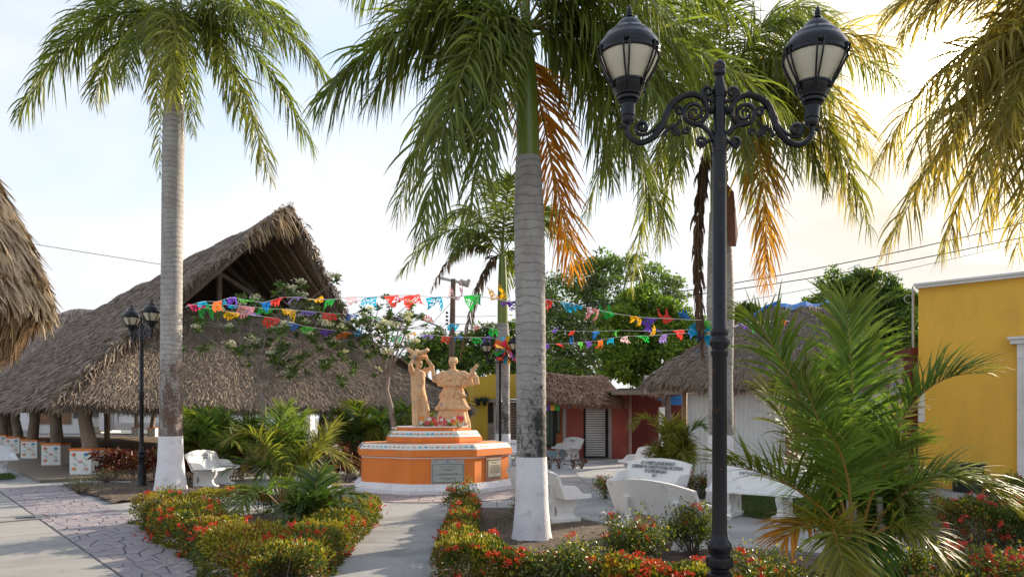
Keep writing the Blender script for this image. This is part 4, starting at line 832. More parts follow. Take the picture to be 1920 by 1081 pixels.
remesh_obj(q, 'figure', statue_m, man, rz=R(52), vox=.0105, smooth=1, noise=.006, sc_=.955).scale = (1.14, 1.14, 1)
# woman: arms held out, tiered ruffled dress
q = MB(); n = 40
def ring(zs, rx, ry, amp, k, ph=0.0, cx=0.0):
    return [(cx+(rx+amp*math.sin(k*a+ph))*math.cos(a), (ry+amp*math.sin(k*a+ph))*math.sin(a), zs) for a in [2*math.pi*i/n for i in range(n)]]
def skin(rs):
    V = [p for r in rs for p in r]; F = [tuple(range(n-1, -1, -1)), tuple(range((len(rs)-1)*n, len(rs)*n))]
    for i in range(len(rs)-1):
        for j in range(n): F.append((i*n+j, i*n+(j+1) % n, (i+1)*n+(j+1) % n, (i+1)*n+j))
    q.add(V, F)
skin([ring(0, .35, .28, .016, 9), ring(.10, .335, .27, .02, 9, .2), ring(.30, .29, .235, .016, 9, .3), ring(.44, .27, .22, .01, 9, .4)])
skin([ring(.385, .335, .27, .02, 12), ring(.42, .33, .265, .022, 12, .5), ring(.50, .29, .23, .016, 12), ring(.66, .235, .19, .012, 12), ring(.80, .205, .16, .008, 10)])
skin([ring(.76, .235, .185, .014, 14), ring(.83, .22, .17, .012, 14), ring(.92, .18, .14, .006, 14), ring(1.05, .175, .13, .004, 8)])
skin([ring(.93, .30, .19, .018, 13, 1), ring(.97, .295, .185, .02, 13, 1.2), ring(1.08, .255, .16, .015, 13), ring(1.20, .235, .13, .01, 13), ring(1.28, .14, .095, .004, 5), ring(1.32, .07, .06, 0, 5)])
q.tube([(-.32, -.01, 1.02), (0, -.02, 1.06), (.32, -.01, 1.02)], [.075, .10, .075], 10)
for k in range(16): a = k/16*2*math.pi; q.ell((.27*math.cos(a), .165*math.sin(a), 1.03+.09*math.sin(k*2.3)), (.055, .05, .045))
for k in range(18): a = k/18*2*math.pi; q.ell((.31*math.cos(a), .25*math.sin(a), .42+.02*math.sin(k*3)), (.05, .045, .04))
for k in range(14): a = k/14*2*math.pi; q.ell((.235*math.cos(a), .18*math.sin(a), .70+.03*math.sin(k*3)), (.05, .045, .05))
head(q, Vector((0, -.01, 1.475)), 1.0)
for k in range(12): a = k/12*2*math.pi; q.ell((.055*math.cos(a), .03+.07*math.sin(a), 1.565+.012*math.sin(k*2)), (.028, .028, .026))
q.ell((.0, .085, 1.53), (.075, .05, .07)); q.ell((.07, .02, 1.51), (.025, .05, .05)); q.ell((-.07, .02, 1.51), (.025, .05, .05))
for sgn in (-1, 1):
    sh = Vector((sgn*.22, 0, 1.22)); el = Vector((sgn*.36, -.05, 1.07 if sgn < 0 else 1.13)); ha = Vector((sgn*.39, -.11, 1.32)) if sgn < 0 else Vector((.46, -.11, 1.33))
    q.tube([sh-Vector((sgn*.08, 0, 0)), sh, (sh+el)/2, el], [.07, .07, .062, .055], 10); q.ell(el, (.055, .055, .055)); q.tube([el, (el+ha)/2, ha], [.055, .046, .028], 10)
    hand(q, ha, (sgn*.15, -.1, 1) if sgn < 0 else (.8, -.1, .7), (1, 0, 0) if sgn < 0 else (-.6, 0, .8), (0, -1, 0), .95, .34)
q.tube([(.42, -.07, 1.24), (.50, -.05, 1.12), (.51, -.05, .96)], [.035, .05, .055], 8); q.tube([(.35, -.03, 1.14), (.37, -.02, 1.04), (.38, -.02, .94)], [.04, .05, .05], 8)
wp_ = MC+Vector((.47, -.05, 1.47))
wo_ = thing('woman_statue', 'terracotta statue of a woman in a ruffled dress with both arms held out', 'statue', wp_)
remesh_obj(q, 'figure', statue_m, wo_, rz=R(-12), vox=.0105, smooth=1, noise=.008, nsc=26, sc_=1.045).scale = (1.16, 1.16, 1)
# bouquets
def bouquet(loc, label, n, cols, seed, w=.28):
    rg = random.Random(seed); b = thing('bouquet', label, 'flowers', loc)
    P = np.tile([0, 0, .03], (90, 1))+rng.normal(size=(90, 3))*[w*.5, .06, .03]; V, F = leaves(P+np.array(loc), rng.normal(size=(90, 3))+[0, 0, .4], .09, .03); npobj('leaves', V, F, areca_m, b, kind='stuff')
    for k in range(n):
        c = Vector((rg.uniform(-w, w), rg.uniform(-.14, .05), rg.uniform(.04, .22))); q = MB(); cc = rg.choice(cols); s = rg.uniform(.045, .07); nrm_ = Vector((rg.uniform(-.5, .5), -1, rg.uniform(-.1, .7))).normalized(); M = Matrix.Translation(c) @ nrm_.to_track_quat('Z', 'Y').to_matrix().to_4x4()
        for j in range(8):
            a = j*math.pi/4; ca, sa = math.cos(a), math.sin(a); q.add([M @ Vector((0, 0, 0)), M @ Vector((s*.6*ca-s*.32*sa, s*.6*sa+s*.32*ca, .012)), M @ Vector((s*ca, s*sa, .004)), M @ Vector((s*.6*ca+s*.32*sa, s*.6*sa-s*.32*ca, .012))], [(0, 1, 2, 3)])
        q.m = 1; q.ell((0, 0, 0), (s*.26, s*.26, .014), 8, 4, M=M)
        q.build('flower', [PM2[cc], PM['yellow']], b)
PM2 = {'m': mat('magenta_petal', (.75, .02, .16), None), 'w': mat('white_petal', (.8, .76, .72), None), 'o': mat('orange_petal', (.85, .28, .03), None), 'y': mat('yellow_petal', (.85, .55, .02), None)}
bouquet(MC+Vector((-.10, -.66, 1.46)), 'flower bouquet with pink and orange blooms at the feet of the man statue', 11, ['m', 'o', 'm', 'o', 'w'], 3, .22)
bouquet(MC+Vector((.52, -.60, 1.47)), 'bigger bouquet with yellow, white and pink blooms at the hem of the woman statue', 20, ['m', 'w', 'm', 'w', 'o', 'y'], 5, .30)
# ================================================================== BENCHES
def bench_meshes():
    o = {}; Lh = .78
    q = MB(); q.extr([(-.30, .405), (-.30, .43), (-.27, .455), (.15, .445), (.18, .40)], 'x', -Lh, Lh); o['seat'] = q.build('seat', benchw, obj=False)
    q = MB(); n = 14; th = .05
    for i in range(n):
        for (xa, xb) in ((-Lh+2*Lh*i/n, -Lh+2*Lh*(i+1)/n),):
            def top(x): return .80+.085*(1-(x/Lh)**2)
            za, zb = top(xa), top(xb); V = [(xa, .14, .405), (xb, .14, .405), (xb, .14+.22*(zb-.405)/.5, zb), (xa, .14+.22*(za-.405)/.5, za)]; V2 = [(x, y+th, z) for x, y, z in V]
            q.add(V+V2, [(0, 1, 2, 3), (7, 6, 5, 4), (3, 2, 6, 7), (1, 0, 4, 5)]+([(0, 3, 7, 4)] if i == 0 else [])+([(2, 1, 5, 6)] if i == n-1 else []))
    o['backrest'] = q.build('backrest', benchw, obj=False)
    arm = [(.15, .41), (.28, .62), (.12, .62), (0, .61), (-.06, .57), (-.12, .50), (-.18, .475), (-.31, .47), (-.31, .41)]
    q = MB(); q.extr(arm, 'x', -.028, .028); o['arm'] = q.build('armrest', benchw, obj=False)
    leg = [(-.24, .40), (-.255, .34), (-.21, .25), (-.16, .19), (-.165, .13), (-.22, .07), (.22, .07), (.17, .13), (.15, .19), (.19, .28), (.235, .34), (.22, .40)]
    q = MB(); q.extr(leg, 'x', -.05, .05); o['leg'] = q.build('leg', benchw, obj=False)
    q = MB(); q.extr([(-.27, 0), (-.27, .06), (-.24, .072), (.24, .072), (.27, .06), (.27, 0)], 'x', -.11, .11); o['foot'] = q.build('foot', benchw, obj=False)
    q = MB(); q.extr([(.20, .07), (.30, .07), (.29, .20), (.27, .40), (.335, .63), (.285, .64), (.20, .42)], 'x', -.055, .055); o['strut'] = q.build('back_strut', benchw, obj=False)
    return o
BM = bench_meshes()
def worn_letters(name, rows, h, M, m, parent, seed=1):   # lettering too worn or far to read: letter-sized strokes only
    r = random.Random(seed); q = MB()
    for (w, z) in rows:
        x = -w/2
        while x < w/2:
            if r.random() < .14: x += h*.5; continue
            lw = h*r.uniform(.42, .6); t = h*.15; q.box((x, 0, z), (t, .004, h))
            if r.random() < .75: q.box((x+lw*.75, 0, z+r.choice((0, h*.2, -h*.2))), (t, .0038, h*r.uniform(.5, 1)))
            q.box((x+lw*.38, 0, z+r.choice((-.43, 0, .43))*h), (lw*.7, .0036, t)); x += lw+h*.28
    o = q.build(name, m, parent); o.matrix_local = M; return o
worn_letters('lettering', [(2.2, .17), (1.9, -.17)], .26, Matrix.Translation((-.03, 0, 0)) @ Matrix.Rotation(R(-90), 4, 'Z'), PM['magenta'], SIGN_PARENT, 4)
def bench(x, y, face, label, text=None, tsize=.075, sx=.8):
    rz = math.atan2(face[1], face[0])+math.pi/2; b = thing('bench', label, 'bench', (x, y, .012), rz, 'white concrete benches round the plaza')
    inst('seat', BM['seat'], b); inst('backrest', BM['backrest'], b)
    for s in (-1, 1):
        inst('armrest', BM['arm'], b, (s*.752, 0, 0)); l_ = inst('leg', BM['leg'], b, (s*.44, 0, 0)); inst('foot', BM['foot'], l_, (0, 0, 0)); inst('back_strut', BM['strut'], b, (s*.44, 0, 0))
    tl = math.atan2(.22, .5)
    if isinstance(text, list): worn_letters('inscription', text, tsize, Matrix.Translation((0, .112+.22*.27/.5, .675)) @ Matrix.Rotation(-tl, 4, 'X'), inkg, b, int(abs(x)*100))
    elif text:
        textobj('inscription', text, tsize, Matrix.Translation((0, .118+.22*.27/.5, .675)) @ Matrix.Rotation(math.pi/2-tl, 4, 'X'), inkg, b, sx, 1.0, .85)
    return b
bench(-7.25, 18.2, (.995, -.05), 'white concrete bench beside the whitewashed base of the left palm', [(.34, .09), (.22, .02)], .045)
bench(-3.42, 13.0, (.85, .52), 'white bench seen from behind through the feathery palm in the triangular hedge')
bench(.60, 12.35, (.86, .50), 'white bench seen from behind, half hidden by the big central palm trunk')
bench(2.02, 9.75, (.82, .57), 'nearest white bench, seen from behind, left of the tall black lamp post')
bench(2.60, 14.3, (-.78, -.62), 'white bench with four lines of black lettering behind the nearest bench', 'LIC. ROBERTO BORGE ANGULO\nGOBERNADOR CONSTITUCIONAL DEL ESTADO\nDE QUINTANA ROO\n2011', .098, .60)
bench(3.50, 20.6, (-.97, -.24), 'small looking white bench behind the lettered one, in front of the red hut', [(.55, .085), (.72, .0), (.12, -.08)], .058)
bench(4.12, 12.55, (-.62, -.78), 'white bench on the grass right of the black lamp post', [(.80, .05)], .058)
bench(2.2, 30.0, (-.91, -.41), 'greyish bench against the red hut wall beside the roller shutter', [(.40, .07)], .05)
bench(-.28, 26.6, (0, -1), 'white bench behind the monument, in front of the slatted shop front', [(.85, .05)], .07)
bench(-15.25, 21.6, (.8, -.6), 'white bench cut off by the left edge of the photo')
# ================================================================== LAMP POSTS
def spiral(c, r0, turns, a0, sgn=1, n=26, r1=.012, plane=0.0):
    return [Vector((c[0]+sgn*(r0+(r1-r0)*k/n)*math.cos(a0+turns*2*math.pi*k/n), plane, c[1]+(r0+(r1-r0)*k/n)*math.sin(a0+turns*2*math.pi*k/n))) for k in range(n+1)]
def cz(x, y): return Vector(((x-910)/942.5, 0, 4.499-y/942.5))
def cxz(x, y): v = cz(x, y); return (v.x, v.z)
def make_lamp(loc, rz, label):
    o = thing('street_lamp', label, 'street lamp', loc, rz, 'black twin-arm street lamps')
    q = MB(); q.lathe([(.115, 0), (.115, .05), (.105, .07), (.098, .30), (.085, .52), (.078, .60), (.085, .62), (.085, .65), (.06, .67)], 12); q.build('base', black, o, smooth=True)
    q = MB(); q.lathe([(.057, .64), (.062, .68), (.088, .70), (.092, .73), (.088, .76), (.066, .775), (.070, .80), (.080, .82), (.078, .85), (.056, .88), (.0495, .92), (.0475, 2.10), (.055, 2.115), (.057, 2.14), (.050, 2.15), (.052, 2.165), (.066, 2.19), (.067, 2.215), (.052, 2.24), (.058, 2.26), (.059, 2.28), (.047, 2.30), (.0455, 3.42), (.047, 3.44)], 20); q.build('post', black, o, smooth=True)
    q = MB(); q.lathe([(.045, 3.42), (.052, 3.46), (.044, 3.48), (.052, 3.52), (.056, 3.56), (.049, 3.60), (.041, 3.62), (.041, 3.84), (.046, 3.845), (.046, 3.87), (.036, 3.93), (.024, 3.985), (.028, 3.99), (.040, 4.0), (.042, 4.02), (.036, 4.03), (.042, 4.05), (.036, 4.075), (.015, 4.095), (.001, 4.10)], 18); q.build('finial', black, o, smooth=True)
    for sgn in (1, -1):
        S = Matrix.Diagonal((sgn, 1, 1, 1)); q = MB()
        def T(P, r, n=8): q.tube([S @ Vector(p) for p in P], r, n)
        def cat(pts, k=5):
            P = [cz(*p) for p in pts]; out = []
            for i in range(len(P)-1):
                p0, p1, p2, p3 = P[max(i-1, 0)], P[i], P[i+1], P[min(i+2, len(P)-1)]
                for j in range(k):
                    t = j/k; out.append(.5*((2*p1)+(-p0+p2)*t+(2*p0-5*p1+4*p2-p3)*t*t+(-p0+3*p1-3*p2+p3)*t**3))
            return out+[P[-1]]
        main = cat([(985, 740), (992, 665), (1035, 615), (1095, 600), (1160, 622), (1215, 670), (1245, 740), (1275, 815), (1330, 880), (1395, 910), (1450, 893), (1485, 850), (1490, 790)])
        T(main, [.017+.006*math.sin(math.pi*i/(len(main)-1)) for i in range(len(main))], 8)
        T(spiral(cxz(1068, 715), .082, 2.0, R(200), 1, 34), [.017]*12+[.014]*12+[.011]*11, 7)
        T(cat([(940, 880), (975, 835), (1020, 795), (1060, 790)]), .018, 7); T(cat([(940, 880), (985, 900), (1010, 925)]), .015, 7)
        T(spiral(cxz(1015, 895), .036, 1.3, R(250), 1, 16, .01), .013, 6)
        T(spiral(cxz(988, 582), .038, 1.4, R(300), 1, 18, .01), .013, 6); T(cat([(940, 640), (970, 635), (1010, 600), (1020, 570)]), .014, 6)
        T(spiral(cxz(1392, 812), .042, 1.4, R(320), 1, 18, .01), [.015]*19, 6); T(cat([(1430, 850), (1400, 860), (1350, 850), (1300, 810), (1262, 770)]), .011, 6)
        T(spiral(cxz(1165, 705), .032, 1.2, R(20), 1, 14, .01), .012, 6); T(spiral(cxz(1120, 830), .026, 1.2, R(100), 1, 12, .008), .010, 5)
        T([cz(950, 697), cz(990, 697)], [.03, .026], 8); T(cat([(1150, 760), (1185, 800), (1230, 820), (1255, 860)]), .012, 6)
        for a in range(5):   # acanthus leaf under the arm
            p = cz(1165, 815); d = Vector((math.cos(R(-100+32*a)), 0, math.sin(R(-100+32*a)))); q.ell(tuple(S @ (p+d*.032)), (.030, .010, .012), 8, 5, Matrix.Rotation(-R(-100+32*a)*sgn if sgn > 0 else R(-100+32*a)+math.pi, 4, 'Y'))
        for (x, y) in ((1245, 850), (1262, 745), (1090, 590)): p = cz(x, y); q.ell(tuple(S @ p), (.014, .016, .018), 8, 5)
        q.ell(tuple(S @ cz(1525, 812)), (.016, .012, .016), 8, 5)
        ar = q.build('scroll_arm', black, o, smooth=True)
        # luminaire
        base = cz(1484, 772); lx, lz = sgn*base.x, base.z; tiltM = Matrix.Translation((lx, 0, lz)) @ Matrix.Rotation(R(1.2)*sgn, 4, 'Y')
        lr = bpy.data.objects.new('lantern', None); finish(lr, o, Vector((lx, 0, lz)), Euler((0, R(1.2)*sgn, 0)))
        q = MB(); q.lathe([(.036, -.02), (.045, .0), (.043, .03), (.050, .035), (.046, .05), (.048, .125), (.055, .13), (.060, .14), (.056, .15), (.072, .155), (.074, .175), (.068, .18), (.082, .185), (.086, .205), (.10, .23), (.108, .27), (.114, .275), (.114, .29)], 20); q.build('cup', black, lr, smooth=True)
        q = MB(); q.lathe([(.100, .275), (.112, .30), (.140, .35), (.168, .41), (.188, .465), (.190, .495)], 24); q.build('glass_bowl', frost, lr, smooth=True)
        q = MB(); q.lathe([(.192, .478), (.206, .482), (.208, .50), (.202, .51), (.208, .535), (.205, .545), (.196, .575), (.176, .605), (.172, .608), (.158, .64), (.150, .643), (.128, .67), (.102, .690), (.095, .692), (.082, .725), (.078, .728), (.064, .75), (.036, .765), (.024, .768), (.018, .78), (.027, .785), (.024, .795), (.010, .80)], 24); q.build('hood', black, lr, smooth=True)
        q = MB(); q.lathe([(.010, .795), (.020, .81), (.019, .83), (.010, .86), (.001, .878)], 10); q.build('lantern_finial', black, lr, smooth=True)
        q = MB()
        for k in range(6):
            a = k*math.pi/3+.35
            for da in (-.09, .09): q.tube([(r*math.cos(a+da*s_), r*math.sin(a+da*s_), z) for r, z, s_ in ((.108, .235, .5), (.130, .30, .7), (.165, .365, .9), (.192, .43, 1), (.212, .49, 1), (.212, .53, 1))], .0065, 5)
            q.ell((.213*math.cos(a), .213*math.sin(a), .515), (.016, .016, .014), 6, 4); q.ell((.116*math.cos(a), .116*math.sin(a), .25), (.013, .013, .013), 6, 4)
        q.build('cage', black, lr, smooth=True)
        q = MB(); q.ell((0, 0, .40), (.045, .045, .085), 12, 8); q.build('bulb', mat('bulb_glass_%s%d' % (label[:5], sgn), (.6, .5, .32), None, rough=.2), lr, smooth=True)
        for ch in lr.children: ch.scale = (1.02, 1.02, .895)
    return o
fl_ = make_lamp((1.395, 5.02, 0), R(-3), 'tall black twin lantern lamp post standing in the foreground, right of centre')
_M = Matrix.Translation((0, 0, 3.75)) @ Matrix.Rotation(R(1.9), 4, 'Y') @ Matrix.Translation((0, 0, -3.75))
for ch in fl_.children:   # the cross piece of this lamp hangs a little low on its right side
    if ch.name.startswith(('scroll_arm', 'lantern')): M_ = _M @ Matrix.Translation(ch.location) @ ch.rotation_euler.to_matrix().to_4x4(); ch.location = M_.to_translation(); ch.rotation_euler = M_.to_euler()
make_lamp((-8.93, 18.0, .02), R(-43), 'black twin lantern lamp post beside the left palm, before the palapa')
make_lamp((-.40, 25.2, 0), R(-40), 'black twin lantern lamp post far behind the statues, beside the slim palm')
# ================================================================== UTILITY POLE, WIRES, ANTENNAS
Yp = 36; pb = at(843, 781, Yp); pb.z = 0; up = thing('utility_pole', 'dark leaning utility pole with street light and insulators behind the statues', 'utility pole', pb)
ptop = at(850, 523, Yp); q = MB(); q.tube([pb, ptop], [.17, .12], 10); q.build('pole', rafter, up, True)
q = MB(); q.tube([at(826, 521, Yp), at(880, 533, Yp)], .07, 6); q.build('cross_arm', metal, up, True); q = MB(); q.tube([at(838, 633, Yp), at(824, 612, Yp), at(795, 600, Yp)], .045, 6); q.build('lamp_arm', grey_p, up, True)
q = MB(); p = at(783, 593, Yp); q.ell(tuple(p), (.36, .14, .11), 12, 8, Matrix.Rotation(R(18), 4, 'Y')); q.build('light_head', metal, up, True, smooth=True)
q = MB(); q.tube([at(862, 528, Yp), at(880, 534, Yp)], [.16, .14], 8); q.ell(tuple(at(879, 526, Yp)), (.1, .1, .09), 8, 6); q.build('light_head', grey_p, up, True)
for k in range(4): q = MB(); q.ell(tuple(at(838, 586+k*7, Yp)), (.07, .07, .06), 8, 5); q.build('insulator', darkpl, up, True)
q = MB(); q.tube([pb+Vector((.35, 0, 0)), at(846, 655, Yp)], .04, 5); q.build('conduit', metal, up, True)
def wire(P, r, label, n=16, sagz=.5):
    a, b = Vector(P[0]), Vector(P[1]); q = MB(); mid = (a+b)/2
    q.tube([a.lerp(b, k/n)-mid+Vector((0, 0, -sagz*4*(k/n)*(1-k/n))) for k in range(n+1)], r, 5); o = q.build('wire', darkpl, None, loc=mid); tag(o, label, 'wire', 'overhead wires')
wire((at(1000, 577, 42), at(2050, 385, 30)), .022, 'upper of two dark overhead wires rising to the right above the white hut', sagz=.6)
wire((at(1000, 579, 42), at(2050, 415, 30)), .022, 'lower of two dark overhead wires rising to the right above the white hut', sagz=.6)
wire((at(1000, 616, 42), at(2050, 420, 34)), .012, 'thinnest overhead wire, below the pair on the right', sagz=.6)
wire((at(-400, 378, 30), at(640, 546, 32)), .012, 'single thin wire crossing the sky left of the left palm', sagz=.1)
for k in range(5): wire((ptop+Vector((0, 0, -1.8-.35*k)), at(1110, 560+14*k, 60)), .012, 'faint wire between the utility pole and the trees, number %s from the top' % ['one', 'two', 'three', 'four', 'five'][k], sagz=.4)
for k in range(2): wire((ptop+Vector((0, 0, -1.0-.8*k)), at(700, 700+10*k, 30)), .012, 'faint guy wire running down left from the utility pole, %s one' % ['upper', 'lower'][k], sagz=.2)
wire((at(548, 822, 21), at(575, 760, 21)), .03, 'dark stay cable leaning in front of the blank white wall', sagz=0)
an = thing('antenna', 'thin television antenna above the round green tree on the right', 'antenna', at(1603, 560, 30)); p0 = Vector(an.location)
q = MB(); q.tube([(0, 0, -.6), (0, 0, 1.35)], .025, 5); q.build('mast', metal, an)
for k, (z, w) in enumerate(((1.3, .5), (1.2, .35), (.35, .4))): q = MB(); q.tube([(-w*.6, 0, z-.12), (w*.4, 0, z+.1)], .016, 5); q.build('rod', metal, an)
# ================================================================== PAPER BUNTING
def flag_mesh(seed):
    rg = random.Random(seed); nx, nz = 12, 10; w, h = .34, .25; V = []; F = []
    a, b, c, d = rg.uniform(.02, .06), rg.uniform(3, 8), rg.uniform(0, 6), rg.uniform(-.6, .6); fold = rg.uniform(.3, 1.7)*rg.choice((-1, 1)); fx = rg.uniform(-.3, .3)
    for i in range(nx+1):
        for j in range(nz+1):
            u, v = i/nx, j/nz; x = (u-.5)*w*(1-.12*v)+d*v*.13; curl = fold*v*v*(.5+.8*abs(u-.5-fx)); y = a*math.sin(b*u+c)*v*2+math.sin(curl)*v*h*.55
            z = -v*h*math.cos(curl*.8)*(1-.30*math.sin(u*math.pi*2+c)*v); V.append((x, y, z-(.02*math.cos(u*math.pi*6) if j == nz else 0)))
    for i in range(nx):
        for j in range(nz):
            s = abs(i-(nx-1)/2); hole = (j in (3, 6) and int(s) in (1, 3)) or (j in (4, 5) and int(s) in (0, 2)) or (j >= 8 and i % 2 == 0) or (j == 2 and int(s) in (2, 4)) or (j == 5 and int(s) == 4) or (j == 9 and i % 2 == 0)
            if not hole: k = i*(nz+1)+j; F.append((k, k+1, k+nz+2, k+nz+1))
    q = MB(); q.add(V, F); return q.build('flag', paper, obj=False)
FM = [flag_mesh(s) for s in range(10)]
def bunting(label, A, B, flags, down=None, size=1.0, pts=None):
    # A, B = (px, py, Y); flags = [(px, py, colour)]
    o = thing('paper_bunting', label, 'bunting', at(*A)); size *= 1.14; x0, x1 = A[0], B[0]; Y0, Y1 = A[2], B[2]
    def dep(px): f = (px-x0)/(x1-x0); return 1/((1-f)/Y0+f/Y1)
    P = [at(*A)]+[at(px, py-5, dep(px)) for px, py, c in flags]+[at(*B)]
    q = MB(); q.tube(P, .006, 4); q.build('cord', white, o, True)
    for i, (px, py, c) in enumerate(flags):
        p = P[i+1]; d = (P[i+2]-P[i]).normalized(); rz = math.atan2(d.y, d.x); r = random.Random(i*7+int(x0)+len(flags)); ang = r.choice((0, .3, .7, 1.2, 1.6, 2.2, -.5, -1.0, 2.6 if py < 562 else .4))
        f = bpy.data.objects.new('flag', FM[r.randrange(10)]); f.color = (*COLS[c], 1); finish(f, o, p-at(*A), Euler((ang, 0, rz), 'XYZ')); Yd = dep(px); s = size*r.uniform(.9, 1.1); f.scale = (s*1.08, s, s*r.uniform(.5, .95))
    return o
bunting('upper string of cut paper flags from the left palm to the central palm', (348, 575, 16.9), (966, 574, 10.7), [(378, 570, 'cyan'), (408, 570, 'orange'), (433, 562, 'purple'), (468, 568, 'lime'), (494, 572, 'blue'), (529, 562, 'red'), (560, 562, 'lilac'), (588, 566, 'yellow'), (621, 566, 'green'), (657, 562, 'pale'), (695, 562, 'cyan'), (733, 559, 'red'), (772, 558, 'red'), (812, 562, 'cyan'), (850, 562, 'pale'), (886, 558, 'green'), (935, 566, 'yellow'), (956, 570, 'purple')], size=.82)
bunting('middle string of cut paper flags sagging from the left palm to the pinata', (350, 572, 16.9), (940, 624, 25.5), [(402, 576, 'green'), (432, 576, 'cyan'), (463, 579, 'pink'), (500, 583, 'green'), (540, 585, 'yellow'), (581, 588, 'lilac'), (617, 592, 'red'), (659, 594, 'blue'), (702, 598, 'lime'), (745, 599, 'purple'), (808, 608, 'orange'), (853, 612, 'cyan'), (898, 616, 'pink'), (926, 620, 'green')], size=1.0)
bunting('lowest string of cut paper flags sagging from the left palm past the statue heads', (350, 574, 16.9), (945, 640, 25.5), [(366, 576, 'magenta'), (386, 582, 'green'), (437, 590, 'yellow'), (476, 596, 'lilac'), (511, 600, 'red'), (550, 611, 'blue'), (580, 618, 'lime'), (618, 623, 'purple'), (648, 627, 'orange'), (681, 632, 'cyan'), (716, 635, 'pale'), (745, 634, 'green'), (778, 632, 'yellow'), (805, 632, 'lilac'), (836, 635, 'red'), (864, 637, 'blue'), (891, 637, 'green'), (918, 637, 'purple')], size=.98)
bunting('upper right string of cut paper flags, from the central palm to the lamp post', (1012, 562, 10.5), (1340, 606, 14.2), [(1024, 566, 'red'), (1062, 572, 'cyan'), (1112, 584, 'pink'), (1152, 592, 'green'), (1190, 598, 'yellow'), (1222, 601, 'purple'), (1260, 602, 'red'), (1293, 604, 'blue'), (1325, 605, 'lime')], size=.80)
bunting('middle right string of small paper flags right of the central palm', (1018, 624, 24), (1345, 620, 14.3), [(1036, 624, 'purple'), (1073, 625, 'red'), (1115, 626, 'blue'), (1160, 624, 'lime'), (1207, 625, 'purple'), (1268, 624, 'red'), (1300, 622, 'blue')], size=.92)
bunting('lowest right string of small paper flags right of the central palm', (1015, 650, 25), (1330, 622, 14.3), [(1025, 649, 'purple'), (1045, 649, 'red'), (1068, 648, 'blue'), (1088, 646, 'lime'), (1102, 645, 'purple'), (1125, 643, 'orange'), (1147, 638, 'cyan'), (1172, 635, 'pale'), (1198, 634, 'green'), (1221, 634, 'yellow'), (1248, 631, 'lilac')], size=.85)
bunting('short string of paper flags running right from the palm behind the lamp post', (1376, 612, 14.2), (1480, 602, 17.8), [(1390, 612, 'purple'), (1412, 610, 'green'), (1450, 606, 'purple'), (1466, 604, 'orange')], size=.6)
def pinata(p, label, n, s, cols, seed):
    o = thing('paper_cluster', label, 'decoration', p); r = random.Random(seed)
    for k in range(n):
        q = MB(); d = Vector((r.uniform(-1, 1), r.uniform(-1, .2), r.uniform(-1.1, .9))).normalized(); w = d.orthogonal().normalized()*s*.22; q.add([tuple(-w*.4), tuple(d*s+w), tuple(d*s-w), tuple(w*.4+d*.1*s)], [(0, 1, 2), (0, 2, 3)])
        f = q.build('streamer', paper, o); f.color = (*COLS[r.choice(cols)], 1)
pinata(at(951, 655, 25.2), 'star shaped cluster of coloured paper streamers beside the slim palm', 26, .48, ['red', 'cyan', 'purple', 'green', 'yellow', 'orange', 'magenta'], 2)
pinata(at(1313, 628, 14.0), 'bunch of blue paper streamers tied beside the dead hanging frond', 12, .26, ['blue', 'cyan', 'cyan'], 4)
